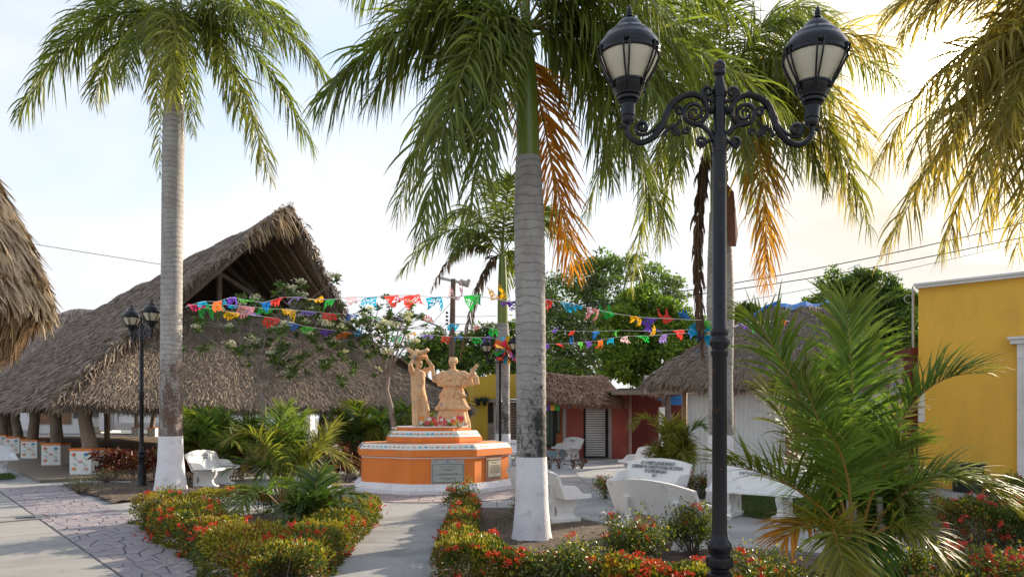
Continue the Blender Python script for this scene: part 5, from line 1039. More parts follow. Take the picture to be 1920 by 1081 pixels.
# ================================================================== PALMS
def trunk_mat(name, z0, z1, dark, side=0.0):
    m = bpy.data.materials.new(name); m.use_nodes = True; n = m.node_tree.nodes; l = m.node_tree.links; n.clear()
    out = n.new('ShaderNodeOutputMaterial'); p = n.new('ShaderNodeBsdfPrincipled'); p.inputs['Roughness'].default_value = .8; tc = n.new('ShaderNodeTexCoord')
    def math_(op, a, b=0.0, cl=False):
        x = n.new('ShaderNodeMath'); x.operation = op; x.use_clamp = cl
        for i, v in enumerate((a, b)):
            if isinstance(v, (int, float)): x.inputs[i].default_value = v
            else: l.new(v, x.inputs[i])
        return x.outputs[0]
    def noise(sc_, st, d=6):
        mp = n.new('ShaderNodeMapping'); mp.inputs['Scale'].default_value = st; l.new(tc.outputs['Object'], mp.inputs[0]); q = n.new('ShaderNodeTexNoise'); q.inputs['Scale'].default_value = sc_; q.inputs['Detail'].default_value = d; q.inputs['Roughness'].default_value = .65; l.new(mp.outputs[0], q.inputs['Vector']); return q.outputs['Fac']
    def mix(f, a, b):
        x = n.new('ShaderNodeMix'); x.data_type = 'RGBA'
        for s, v in ((x.inputs[0], f), (x.inputs[6], a), (x.inputs[7], b)):
            if isinstance(v, tuple): s.default_value = (*v, 1)
            else: l.new(v, s)
        return x.outputs[2]
    sep = n.new('ShaderNodeSeparateXYZ'); l.new(tc.outputs['Object'], sep.inputs[0]); z = sep.outputs[2]
    zw = math_('ADD', z, math_('MULTIPLY', noise(1.3, (1, 1, 1)), .34))
    fr = math_('FRACT', math_('MULTIPLY', zw, 8.7)); line = math_('LESS_THAN', math_('ABSOLUTE', math_('SUBTRACT', fr, .5)), .075)
    base = mix(math_('MULTIPLY', math_('SUBTRACT', noise(3.0, (1, 1, .5)), .38), 3.2, True), (.27, .25, .23), (.44, .42, .385))
    base = mix(math_('MULTIPLY', line, .55), base, (.13, .115, .10))
    bands = math_('MULTIPLY', math_('SUBTRACT', noise(2.2, (.15, .15, 5.5)), .5), 1.6, True); base = mix(bands, base, (.50, .475, .44))
    lo = math_('MULTIPLY', math_('SUBTRACT', z, z0), 1/max(.05, (z1-z0)), True)   # stain fades upward
    st = math_('SUBTRACT', math_('ADD', noise(4.0, (1.4, 1.4, .5), 9), math_('MULTIPLY', sep.outputs[0], side)), math_('ADD', .34, math_('MULTIPLY', lo, .34))); st = math_('MULTIPLY', math_('ADD', st, math_('MULTIPLY', math_('SUBTRACT', noise(26, (1, 1, .7), 8), .5), .85)), 5.0, True)
    base = mix(st, base, dark); l.new(base, p.inputs['Base Color'])
    b = n.new('ShaderNodeBump'); b.inputs['Strength'].default_value = .7; b.inputs['Distance'].default_value = .015
    l.new(math_('SUBTRACT', noise(14, (1, 1, 1), 8), math_('MULTIPLY', line, .5)), b.inputs['Height']); l.new(b.outputs[0], p.inputs['Normal']); l.new(p.outputs[0], out.inputs[0]); return m
def palm(base, label, prof, zpaint, ztrunk, lean, zshaft, shaft_r, crown_px, Y, fronds, tm, group='royal palms of the plaza'):
    o = thing('royal_palm', label, 'palm tree', base, 0, group)
    def ax(z): f = z/zshaft; return Vector((base.x+lean*f*f, base.y, z))
    def rad(z):
        for (za, ra), (zb, rb) in zip(prof, prof[1:]):
            if z <= zb: return ra+(rb-ra)*(z-za)/(zb-za)
        return prof[-1][1]
    def body(za, zb, dz, off=0.0, rip=.010):
        k = max(2, int((zb-za)/dz)); P = []; r = []
        for i in range(k+1): z = za+(zb-za)*i/k; P.append(ax(z)); r.append(rad(z)+off+rip*(((z*8.7) % 1)-.5)*.8)
        return P, r
    q = MB(); P, r = body(zpaint-.03, ztrunk, .028); q.tube(P, r, 28, cap=False); q.build('trunk', tm, o, True, smooth=True)
    q = MB(); P, r = body(-.03, zpaint, .05, .006, .004)
    q.tube(P, r, 28, cap=False); q.build('painted_base', lime, o, True, smooth=True)
    q = MB(); k = 12; P = []; r = []
    for i in range(k+1): f = i/k; z = ztrunk-.02+(zshaft-ztrunk+.1)*f; P.append(ax(z)); r.append(shaft_r*(1.06-.45*f**1.5)+.012*math.sin(f*3.1))
    q.tube(P, r, 20, cap=False); q.build('crownshaft', shaftm, o, True, smooth=True)
    C = ax(zshaft); q = MB(); q.tube([C-Vector((0, 0, .1)), C+Vector((.02, 0, .9)), C+Vector((.05, 0, 1.7))], [.07, .045, .01], 8); q.build('spear_leaf', shaftm, o, True, smooth=True)
    for fr_ in fronds:
        (c, t, dy), kw = fr_[:3], (fr_[3] if len(fr_) > 3 else {})
        k0 = kw.pop('dz', random.uniform(-.15, .1)); P0 = np.array([C.x, C.y, C.z+k0]); P2 = at(t[0], t[1], Y+dy); P1 = at(c[0], c[1], Y+dy*.45)
        kw = dict(kw); kw['n'] = int(kw.get('n', 95)*1.12); kw['w'] = kw.get('w', .036)*.86
        q_ = dict(L=.82, droop=.36, plum=1.1); q_['droop'] = .31; q_.update(kw); frond(o, P0, P1, P2, **q_)
    return o
tmC = trunk_mat('palm_trunk_black_stain', 1.2, 3.0, (.035, .032, .03), .55); tmL = trunk_mat('palm_trunk_brown_stain', 2.2, 3.9, (.13, .08, .058), .1); tmR = trunk_mat('palm_trunk_grey', .9, 2.6, (.17, .15, .13), .2); tmS = trunk_mat('palm_trunk_slim', 1.0, 3.6, (.06, .05, .048), .3)
O_ = dict(age=(.1, .9)); OO = dict(m=royal_or, age=(.0, .9)); BR = dict(m=brownleaf, L=.5, droop=.7, n=60)
# the big central palm
palm(gnd(997, 1012), 'big central royal palm with black stained trunk, white base and one orange frond',
     [(0, .285), (.15, .255), (.5, .225), (1.15, .205), (2.4, .206), (3.5, .208), (4.4, .212), (4.9, .19), (5.4, .165)], 1.15, 5.27, -.09, 7.05, .150, (985, 60), 10.4,
     [((800, -45), (592, 196), -.9, dict(L=1.0, n=125, w=.042)), ((880, -40), (790, 440), -2.3, dict(L=.85, n=130, w=.042)), ((850, 10), (745, 400), .6, dict(L=.85)),
      ((1006, 160), (1075, 505), .6, dict(L=.88, n=105, w=.040, droop=.20, plum=.7, start=.2, **OO)), ((1180, -20), (1320, 260), -.8, dict(L=.95, n=120)), ((1100, 40), (1255, 440), -.4, dict(L=.85, n=120)),
      ((1120, -190), (1430, 60), .5, dict(L=.8)), ((950, -190), (840, -240), .8), ((1090, 30), (1150, 350), .8, dict(L=.8)), ((850, -150), (655, -20), .9, dict(L=.9)), ((1150, -80), (1310, 120), 1.5), ((1240, 10), (1480, 210), -1.1, dict(L=.85)),
      ((1010, -180), (1090, -260), -.8), ((930, 10), (905, 330), -2.0, dict(L=.7)), ((830, -90), (700, 80), 1.5, dict(L=.8)), ((1050, -120), (1210, -60), -.6), ((820, -20), (690, 190), -.3, dict(L=.9)), ((900, -30), (850, 300), -1.6, dict(L=.85)), ((900, 0), (775, 300), -.8, dict(L=.85)), ((930, 0), (880, 420), -1.9, dict(L=.75)), ((1130, -60), (1240, 200), -1.4, dict(L=.9)), ((1180, -90), (1370, 140), .4, dict(L=.9)), ((1140, 40), (1210, 330), -1.0, dict(L=.85)), ((850, -120), (760, 30), -.6, dict(L=.9)), ((1100, -130), (1250, 20), -1.5, dict(L=.85))], tmC)
# left palm
palm(gnd(320, 920), 'tall royal palm with white base and brown stained trunk beside the palapa',
     [(0, .37), (.2, .33), (.7, .275), (1.26, .255), (3, .235), (5.5, .23), (8.0, .24), (8.6, .225), (9, .2)], 1.26, 8.85, .12, 10.85, .19, (325, 25), 17.1,
     [((170, -30), (30, 225), -.5, dict(L=1.0, n=125, w=.048)), ((215, 20), (178, 190), .8, dict(L=.9, w=.045)), ((300, -60), (292, 215), -2.2, dict(L=.75, age=(.1, .8), w=.045)), ((298, 60), (300, 330), 1.2, dict(L=.65, n=70)),
      ((480, -50), (618, 150), -.6, dict(L=1.05, n=120, w=.048)), ((420, 10), (508, 335), -1.2, dict(L=.95, n=125, w=.05, age=(.0, .6))), ((470, 10), (588, 285), .7, dict(L=.9, n=120, w=.048)), ((350, 20), (362, 250), 1.2, dict(L=.7)),
      ((430, -60), (520, 95), -1.8, dict(L=.9)), ((260, -200), (200, -120), .5), ((410, -200), (470, -130), .6), ((340, -240), (330, -260), -1), ((260, 0), (235, 150), -1.5, dict(L=.85)), ((330, -20), (325, 200), -2.4, dict(L=.8, age=(.1, .7))), ((180, -60), (90, 120), .3, dict(L=1.0, w=.045)), ((400, -10), (450, 230), .9, dict(L=.9, w=.045)), ((450, -70), (570, 60), .9, dict(L=1.0, w=.045))], tmL)
# palm behind the lamp post
palm(gnd(1352, 946), 'royal palm behind the foreground lamp post with orange tipped and dead hanging fronds',
     [(0, .30), (.3, .26), (1.35, .235), (2.5, .225), (3.8, .262), (4.8, .235), (5.7, .19)], 1.35, 5.65, -.05, 7.6, .165, (1352, 200), 14.4,
     [((1500, 20), (1632, 430), -.8, dict(m=royal_o, L=1.0, n=130, w=.045)), ((1520, 40), (1600, 400), .2, dict(m=royal_backlit, L=1.0, n=120, w=.045)), ((1480, 90), (1545, 360), -.3, dict(m=royal_o, L=.9, n=120, w=.045)), ((1440, 130), (1436, 535), -1.2, dict(L=.98, n=125, w=.048, m=royal_o, age=(.0, 1.0))), ((1510, 0), (1690, 160), .8, dict(L=.9)), ((1255, 90), (1183, 540), -.9, dict(L=.8, n=120, age=(0, .7))),
      ((1290, 330), (1318, 665), -.6, dict(BR, L=.42, n=110, droop=1.2, w=.05)), ((1300, 300), (1308, 640), -.5, dict(BR, L=.34, n=90, droop=1.5, w=.05)), ((1210, 60), (1085, 430), .5, dict(L=.9)), ((1290, -20), (1160, 110), .9), ((1395, -30), (1300, -110), -.6), ((1270, 180), (1232, 470), .8, dict(L=.8, age=(.1, .8))),
      ((1450, 180), (1560, 330), 1.4, dict(L=.85)), ((1410, 20), (1500, 40), -.9, dict(L=.9)), ((1330, -10), (1340, -60), -1.2, dict(L=.9)), ((1250, 20), (1160, 250), 1.2, dict(L=.9)), ((1380, 60), (1400, 330), -2, dict(L=.8)), ((1450, 30), (1560, 180), -2, dict(L=.9)), ((1300, 100), (1270, 330), -1.8, dict(L=.8)), ((1490, 0), (1640, 300), .9, dict(m=royal_backlit, L=1.0)), ((1540, -20), (1680, 110), -.4, dict(m=royal_backlit, L=.9)), ((1220, 60), (1130, 330), -.9, dict(L=.9)), ((1420, 60), (1490, 330), -1.5, dict(L=.9)), ((1300, -60), (1250, -40), .8, dict(L=.9)), ((1430, -60), (1560, 40), 1.2, dict(L=.9)), ((1260, 120), (1210, 420), 1.2, dict(L=.85)), ((1400, 120), (1420, 400), .8, dict(L=.8))], tmR)
# sheath falling off that palm
sh = thing('fallen_sheath', 'brown dry leaf sheath hanging on the trunk right of the lamp post top', 'palm sheath', at(1372, 400, 14.2)); q = MB(); q.add([tuple(at(x, y, 14.15+d_)-at(1372, 400, 14.2)) for x, y, d_ in ((1364, 345, 0), (1376, 360, .1), (1384, 440, .1), (1380, 462, 0), (1368, 462, -.1), (1362, 400, -.1))], [(0, 1, 2, 3, 4, 5)]); q.build('sheath', mat('sheath_brown', (.20, .085, .05), (.13, .06, .04), 6), sh)
# palm outside the frame on the right, its fronds in front of the sun
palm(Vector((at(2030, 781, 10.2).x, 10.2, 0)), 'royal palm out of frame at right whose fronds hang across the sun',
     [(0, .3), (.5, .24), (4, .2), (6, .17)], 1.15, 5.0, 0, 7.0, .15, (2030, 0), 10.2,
     [((1850, 60), (1660, 475), -.3, dict(m=royal_backlit, n=90, L=.85)), ((1860, 150), (1765, 480), .3, dict(m=royal_backlit, n=85, L=.75)), ((1790, -10), (1640, 320), .6, dict(m=royal_backlit, n=85, L=.85)), ((1940, 180), (1908, 470), -.5, dict(m=royal_backlit, n=72, L=.7)), ((1830, -120), (1690, 70), .5, dict(m=royal_backlit, n=72, L=.8)),
      ((1900, 60), (1840, 330), -.9, dict(m=royal_backlit, n=72, L=.75)), ((1900, -160), (1800, -60), .8), ((2150, -100), (2350, 200), 0), ((2080, 0), (2150, 400), -1), ((2050, -200), (2100, -250), 1), ((1970, 50), (1960, 320), .9), ((1880, 20), (1690, 400), .8, dict(m=royal_backlit, n=72, L=.85)), ((1900, 110), (1835, 455), .5, dict(m=royal_backlit, n=72, L=.75)), ((1870, 0), (1780, 280), -.2, dict(m=royal_backlit, n=72, L=.8)), ((1930, 20), (1890, 260), -1, dict(m=royal_backlit, n=72, L=.75)), ((1900, -60), (1830, 120), .9, dict(m=royal_backlit, n=72, L=.8)), ((1840, -90), (1660, 20), .3, dict(m=royal_backlit, n=72, L=.9)), ((1880, -30), (1700, 300), -.5, dict(m=royal_backlit, n=72, L=.9)), ((1860, 20), (1745, 380), .9, dict(m=royal_backlit, n=72, L=.85)), ((1930, 60), (1870, 400), -.2, dict(m=royal_backlit, n=72, L=.8)), ], tmR)
# slim palm behind the statues
palm(Vector((at(943, 781, 26).x, 26, 0)), 'slim royal palm with bright green crownshaft seen left of the central palm trunk',
     [(0, .30), (.6, .27), (1.2, .25), (2.6, .24), (4.2, .26), (4.9, .2)], 1.12, 4.95, -.02, 7.25, .17, (943, 475), 26,
     [((870, 360), (748, 515), -.5, dict(L=.9, w=.06, n=80)), ((895, 340), (820, 430), .8, dict(L=.9, w=.06, n=80)), ((900, 470), (862, 675), -.6, dict(BR, L=.5, w=.06)), ((905, 460), (882, 630), .4, dict(BR, L=.5, w=.06, n=40)), ((870, 410), (808, 545), .3, dict(BR, L=.5, w=.06, n=60)), ((930, 350), (905, 330), 1, dict(L=.8, w=.06)), ((1010, 350), (1075, 470), 0, dict(L=.9, w=.06)),
      ((985, 430), (972, 600), -.5, dict(L=.6, w=.055, n=60)), ((950, 340), (960, 330), -1, dict(w=.06)), ((980, 360), (1050, 400), .8, dict(w=.06)), ((880, 390), (850, 480), -1.2, dict(w=.06, L=.8)), ((960, 440), (948, 560), 1, dict(L=.6, w=.05, n=50))], tmS)
# ================================================================== FEATHER PALMS (areca)
def areca(label, base, n, h, spread, seed, m=areca_m, L=.42, w=.03, kw=None, canes=5, explicit=(), Y=None, group=None, curl=1.0):
    rg = random.Random(seed); g2 = np.random.default_rng(seed); o = thing('feather_palm', label, 'palm shrub', base, 0, group); b = Vector(base)
    for i in range(canes):
        a = rg.uniform(0, 6.28); d = Vector((math.cos(a), math.sin(a), 0)); q = MB(); hh = h*rg.uniform(.25, .42); q.tube([b+d*.05*i*.6, b+d*(.05*i+.04)+Vector((0, 0, hh*.5)), b+d*(.05*i+.12)+Vector((0, 0, hh))], [.035, .028, .02], 8); q.build('cane', mat('cane%d_%d' % (seed, i), (.34, .34, .24), (.24, .22, .14), 5, .6, .2), o, True, smooth=True)
    for i in range(n):
        a = 2*math.pi*i/n+rg.uniform(-.3, .3); s = spread*rg.uniform(.55, 1.05)*(1 if i % 3 else .45); hh = h*rg.uniform(.62, 1.0)*(1 if i % 3 else 1.1); d = Vector((math.cos(a), math.sin(a), 0))
        P0 = b+d*.08+Vector((0, 0, h*.12)); P1 = b+d*s*.35+Vector((0, 0, hh*1.08)); P2 = b+d*s+Vector((0, 0, hh*rg.uniform(.45, .85)*(1 if i % 3 else 1.05)))
        frond(o, P0, P1, P2, n=int(48*rg.uniform(.85, 1.15)), L=L*rg.uniform(.85, 1.15), w=w, droop=.13*curl, plum=.32, a0=60, a1=28, vee=26, m=rg.choice([m, m, m, areca_y if (m is areca_m and seed != 70) else m]), rr=.011, start=.26, age=(0, rg.choice([0, .2, .5])), rm=rachiso, rg=g2)
    for (p0, c, t, yy, kk) in explicit:
        k_ = dict(n=50, L=L*1.1, w=w*.85, droop=.15, plum=.42, a0=62, a1=26, vee=24, m=m, rr=.013, start=.22, age=(0, .25), rm=rachiso, rg=g2); k_.update(kk)
        if seed == 70: k_['n'] = int(k_['n']*1.25); k_['w'] *= .8
        frond(o, at(*p0), at(*c), at(*t), **k_)
    return o
areca('feathery green palm rising from the middle of the triangular flower hedge', gnd(538, 975), 13, 1.75, 1.05, 11, L=.42, w=.028, canes=6, explicit=[
    ((530, 950, 11.8), (500, 760, 11.6), (425, 830, 11.2), 0, dict(m=areca_y)), ((540, 930, 12), (560, 780, 11.8), (660, 880, 11.3), 0, dict(m=areca_y)), ((535, 930, 12), (515, 800, 12), (535, 765, 12.2), 0, {}), ((540, 950, 12), (600, 820, 12.2), (625, 800, 12.6), 0, dict(m=areca_y)), ((525, 950, 11.6), (470, 880, 11), (445, 960, 10.4), 0, {}), ((545, 960, 11.5), (560, 850, 10.8), (570, 960, 10.2), 0, {})])
cs = areca('small coconut seedling with broad dark leaves at the right of the triangular hedge bed', gnd(600, 1008), 3, .7, .4, 12, m=areca_d, L=.35, w=.04, canes=2, explicit=[
    ((600, 1000, 10.3), (590, 900, 10.3), (685, 935, 9.9), 0, dict(L=.42, w=.045, n=30)), ((600, 1000, 10.3), (585, 880, 10.5), (600, 895, 10.6), 0, dict(L=.4, w=.045, n=26)), ((598, 1000, 10.3), (560, 920, 10.2), (520, 960, 10), 0, dict(L=.35, w=.04, n=24)), ((602, 1000, 10.3), (620, 930, 10.5), (680, 960, 10.6), 0, dict(L=.35, w=.04, n=26))])
bl = thing('broadleaf_plant', 'low plant with broad glossy leaves beside the coconut seedling', 'plant', gnd(560, 1000))
P = np.tile([0, 0, .25], (34, 1))+rng.normal(size=(34, 3))*[.16, .12, .12]; D = rng.normal(size=(34, 3))*[1, 1, .4]+[0, -.2, .25]; V, F = leaves(P, D, .22, .12, up=[0, -.5, .8]); npobj('leaves', V+np.array(bl.location), F, areca_d, bl)
q = MB()
for k in range(5): q.tube([(0, 0, 0), (.1*math.cos(k*1.3), .1*math.sin(k*1.3), .3)], .01, 5)
q.build('stems', rachism, bl)
dk = [(405, 19.5, 2.0, 1.3, 'dark feathery palm clump left of the plumeria, under the palapa eave'), (455, 20.5, 1.9, 1.3, 'dark feathery palm clump just left of the pale plumeria trunk'), (372, 20.2, 1.9, 1.1, 'dark feathery palm clump touching the left palm trunk'), (655, 21.5, 1.9, 1.2, 'dark feathery palm clump left of the monument, beside the coloured doors'), (705, 21.8, 2.3, 1.4, 'dark feathery palm clump behind the left end of the monument'), (762, 21.6, 2.3, 1.4, 'tall dark feathery palm clump behind the man statue'), (815, 22.5, 2.0, 1.2, 'dark feathery palm clump behind the woman statue')]
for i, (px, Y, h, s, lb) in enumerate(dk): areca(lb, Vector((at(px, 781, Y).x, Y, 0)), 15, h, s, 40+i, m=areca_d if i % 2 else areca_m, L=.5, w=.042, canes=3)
areca('yellow green feathery palm between the lettered bench and the white hut', Vector((at(1262, 781, 16.2).x, 16.2, 0)), 13, 1.65, .85, 60, m=areca_y, L=.38, w=.034, canes=4, explicit=[((1262, 880, 16.2), (1225, 745, 16.3), (1187, 800, 16), 0, dict(m=areca_y)), ((1262, 880, 16.2), (1300, 780, 16.2), (1318, 800, 16), 0, dict(m=areca_m))])
# big feather palm at right in the foreground
BY = 6.2
areca('large feathery palm clump in the right foreground hiding part of the yellow wall', gnd(1625, 1150), 10, 1.5, .62, 70, m=areca_m, L=.50, w=.030, canes=0, explicit=[
    ((1600, 1010, 6.2), (1500, 700, 6.0), (1408, 590, 5.8), 0, dict(L=.54, n=52, w=.028, m=areca_m)), ((1612, 1000, 6.3), (1600, 720, 6.5), (1585, 560, 6.7), 0, dict(L=.56, n=46, w=.038, vee=35)), ((1640, 960, 6.3), (1680, 690, 6.3), (1838, 700, 6.2), 0, dict(L=.46, n=50, w=.032, vee=50)),
    ((1630, 1000, 6.2), (1740, 820, 6.0), (1888, 945, 5.8), 0, dict(L=.52, n=56, w=.028, vee=34, m=areca_m, age=(.1, .7))), ((1590, 1010, 6.1), (1500, 880, 5.9), (1335, 868, 5.6), 0, dict(L=.50, n=46, w=.026, vee=44, m=areca_m, age=(.1, .5))), ((1575, 1020, 5.7), (1540, 930, 5.2), (1600, 1110, 4.9), 0, dict(L=.42, n=46, w=.026, m=areca_y)),
    ((1600, 1010, 6.3), (1600, 800, 6.6), (1712, 760, 7.0), 0, dict(L=.42, n=52, m=areca_y)), ((1590, 990, 6.0), (1540, 780, 5.8), (1500, 700, 5.8), 0, dict(L=.46, n=56)), ((1620, 980, 6.1), (1650, 850, 5.7), (1700, 830, 5.4), 0, dict(L=.42, n=50)), ((1580, 1000, 5.9), (1520, 950, 5.6), (1470, 1010, 5.4), 0, dict(L=.40, n=44, m=royal_o, age=(.2, 1))),
    ((1600, 980, 6.4), (1560, 760, 6.9), (1630, 620, 7.2), 0, dict(L=.50, n=56)), ((1650, 980, 6.5), (1720, 860, 6.9), (1790, 900, 7.2), 0, dict(L=.4, n=46)), ((1595, 1000, 5.8), (1600, 840, 5.4), (1540, 800, 5.2), 0, dict(L=.40, n=46)), ((1600, 1000, 6.2), (1470, 800, 6.6), (1440, 720, 6.8), 0, dict(L=.42, n=46, m=areca_y)), ((1640, 1000, 6.0), (1700, 960, 5.8), (1760, 1040, 5.6), 0, dict(L=.36, n=40, m=areca_y))])
bigp = [o_ for o_ in bpy.data.objects if o_.get('label', '').startswith('large feathery palm')][0]
canem = mat('ringed_cane', (.42, .38, .31), (.30, .27, .2), 4, .6, .3, c3=(.34, .17, .09), s3=5, t3=(.58, .7))
for pts, r in ((((1630, 1180), (1640, 1060), (1652, 985), (1648, 930)), .036), (((1612, 1180), (1610, 1060), (1606, 990), (1600, 940)), .026), (((1570, 1180), (1578, 1060), (1590, 990), (1590, 930)), .02)):
    q = MB(); P = [at(x, y, BY) for x, y in pts]; q.tube(P, [r*1.15, r, r*.95, r*.7], 12); q.build('cane', canem, bigp, True, smooth=True)
# ================================================================== HEDGES AND SHRUBS
def fl_mesh(m, seed, n=26, s=.045):
    g2 = np.random.default_rng(seed); P = g2.normal(size=(n, 3))*[s*.42, s*.42, s*.2]+[0, 0, s*.3]; D = g2.normal(size=(n, 3))*[.8, .8, .3]+[0, 0, .5]; V, F = leaves(P, D, s*.55, s*.42, g2, up=[0, 0, 1.2]); return np_mesh('flower_cluster', V, F, m)
FRM = [fl_mesh(flower_r, s) for s in range(5)]
flower_r2 = mat('coral_flower', (.75, .10, .07), (.62, .06, .04), 3, .5, island=.25, trans=.25); FRM2 = [fl_mesh(flower_r2, 9+s) for s in range(4)]
FWM = [fl_mesh(flower_w, 20+s, 40, .15) for s in range(3)]
def snoise(P, f, seed=0):
    a = P*f; return (np.sin(a[:, 0]*1.7+seed)+np.sin(a[:, 1]*2.3+seed*1.7+a[:, 2])+np.sin(a[:, 2]*2.9+a[:, 0]*.8+seed*.6))/3
def hedge(name, label, poly, hgt, width, n, nf, seed, yfrac=.28, cat='hedge', flw=None, lsz=.045, closed=False, hz=.10):
    g2 = np.random.default_rng(seed); poly = [np.array([p[0], p[1]]) for p in poly]; segs = list(zip(poly, poly[1:]+([poly[0]] if closed else [])));
    if not closed: segs = segs[:len(poly)-1]
    Ls = np.array([np.linalg.norm(b-a) for a, b in segs]); c = thing(name, label, cat, (poly[0][0], poly[0][1], 0))
    def sample(k, rmin):
        si = g2.choice(len(segs), k, p=Ls/Ls.sum()); t = g2.random(k); A = np.array([segs[i][0] for i in si]); B = np.array([segs[i][1] for i in si]); d = nrm(B-A); nn = np.stack([-d[:, 1], d[:, 0]], 1)
        th = g2.uniform(-.25, math.pi+.25, k); rr = rmin+(1-rmin)*g2.random(k)**.6; base = A+(B-A)*t[:, None]; bump = 1+.34*snoise(np.concatenate([base, np.zeros((k, 1))], 1), 5, seed)+.10*snoise(np.concatenate([base, th[:, None]], 1), 11, seed+2)
        ex = np.sign(np.cos(th))*np.abs(np.cos(th))**.7*width/2*rr*bump; ez = np.maximum(.02, (.25+.75*np.abs(np.sin(th))**.55*np.sign(np.sin(th)))*hgt*bump*(rr*.5+.5))
        P = np.concatenate([base+nn*ex[:, None], ez[:, None]], 1); out = np.concatenate([nn*np.cos(th)[:, None], np.maximum(0, np.sin(th))[:, None]], 1); return P, nrm(out+1e-6), rr
    P, out, rr = sample(n, .55); D = out+g2.normal(size=P.shape)*.65+[0, 0, .35]
    V, F = leaves(P, D, lsz*g2.uniform(.7, 1.25, n), lsz*.45, g2, up=out*.7)
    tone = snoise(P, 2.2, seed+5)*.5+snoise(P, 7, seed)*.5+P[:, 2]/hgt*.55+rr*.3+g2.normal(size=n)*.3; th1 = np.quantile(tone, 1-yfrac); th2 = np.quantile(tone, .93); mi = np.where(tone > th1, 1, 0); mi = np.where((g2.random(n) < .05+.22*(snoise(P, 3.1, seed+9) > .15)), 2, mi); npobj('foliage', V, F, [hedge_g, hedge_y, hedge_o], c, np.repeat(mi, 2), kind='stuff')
    q = MB()
    for k in range(int(Ls.sum()*9)):
        i = g2.choice(len(segs), p=Ls/Ls.sum()); a, b = segs[i]; p = a+(b-a)*g2.random(); d = nrm((b-a)[None])[0]; nn = np.array([-d[1], d[0]]); p = p+nn*g2.normal()*width*.16; tp = p+g2.normal(size=2)*width*.22; q.tube([(p[0], p[1], 0), ((p[0]+tp[0])/2, (p[1]+tp[1])/2, hgt*.4), (tp[0], tp[1], hgt*.8)], [.009, .007, .003], 4)
    q.build('stems', twig, c, True)['kind'] = 'stuff'
    if nf:
        Pf, of, _ = sample(nf, .98)
        for i in range(nf):
            if i % 3: Pf[i] = Pf[i-i % 3]+g2.normal(size=3)*[.07, .07, .03]
        for i in range(nf):
            p = Vector(Pf[i]); d = Vector(of[i]); d.z = max(d.z, .15)+.25; s = g2.uniform(.55, 1.0)*(1.6 if i % 6 == 0 else 1)
            o = inst('flower_cluster', (flw or FRM)[i % 4], c, None, None); o.location = Vector((p.x-poly[0][0], p.y-poly[0][1], p.z+.015)); o.rotation_euler = d.to_track_quat('Z', 'Y').to_euler(); o.scale = (s, s, s)
    return c
ax_, ay_ = (-5.85, 12.0), (-1.98, 6.9)
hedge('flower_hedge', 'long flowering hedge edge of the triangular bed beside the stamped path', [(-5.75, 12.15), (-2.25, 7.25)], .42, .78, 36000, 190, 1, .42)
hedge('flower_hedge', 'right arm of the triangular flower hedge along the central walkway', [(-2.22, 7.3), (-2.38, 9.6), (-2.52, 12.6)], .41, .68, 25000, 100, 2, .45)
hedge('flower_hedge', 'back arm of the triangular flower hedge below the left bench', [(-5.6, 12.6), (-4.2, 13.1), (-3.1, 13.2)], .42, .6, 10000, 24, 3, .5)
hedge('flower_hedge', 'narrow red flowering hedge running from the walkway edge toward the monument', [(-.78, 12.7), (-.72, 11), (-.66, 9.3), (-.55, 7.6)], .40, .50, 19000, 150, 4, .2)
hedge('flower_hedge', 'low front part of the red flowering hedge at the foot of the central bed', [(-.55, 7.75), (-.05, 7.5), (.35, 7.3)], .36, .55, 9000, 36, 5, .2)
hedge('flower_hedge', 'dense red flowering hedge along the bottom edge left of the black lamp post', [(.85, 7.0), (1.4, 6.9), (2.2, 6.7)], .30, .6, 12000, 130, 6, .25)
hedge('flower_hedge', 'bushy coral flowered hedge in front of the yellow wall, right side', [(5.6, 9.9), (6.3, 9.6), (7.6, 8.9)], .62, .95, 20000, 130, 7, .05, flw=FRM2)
hedge('flower_hedge', 'taller coral flowered hedge at the right edge behind the others', [(6.9, 11.0), (8.4, 10.4)], .72, .8, 11000, 60, 8, .04, flw=FRM2)
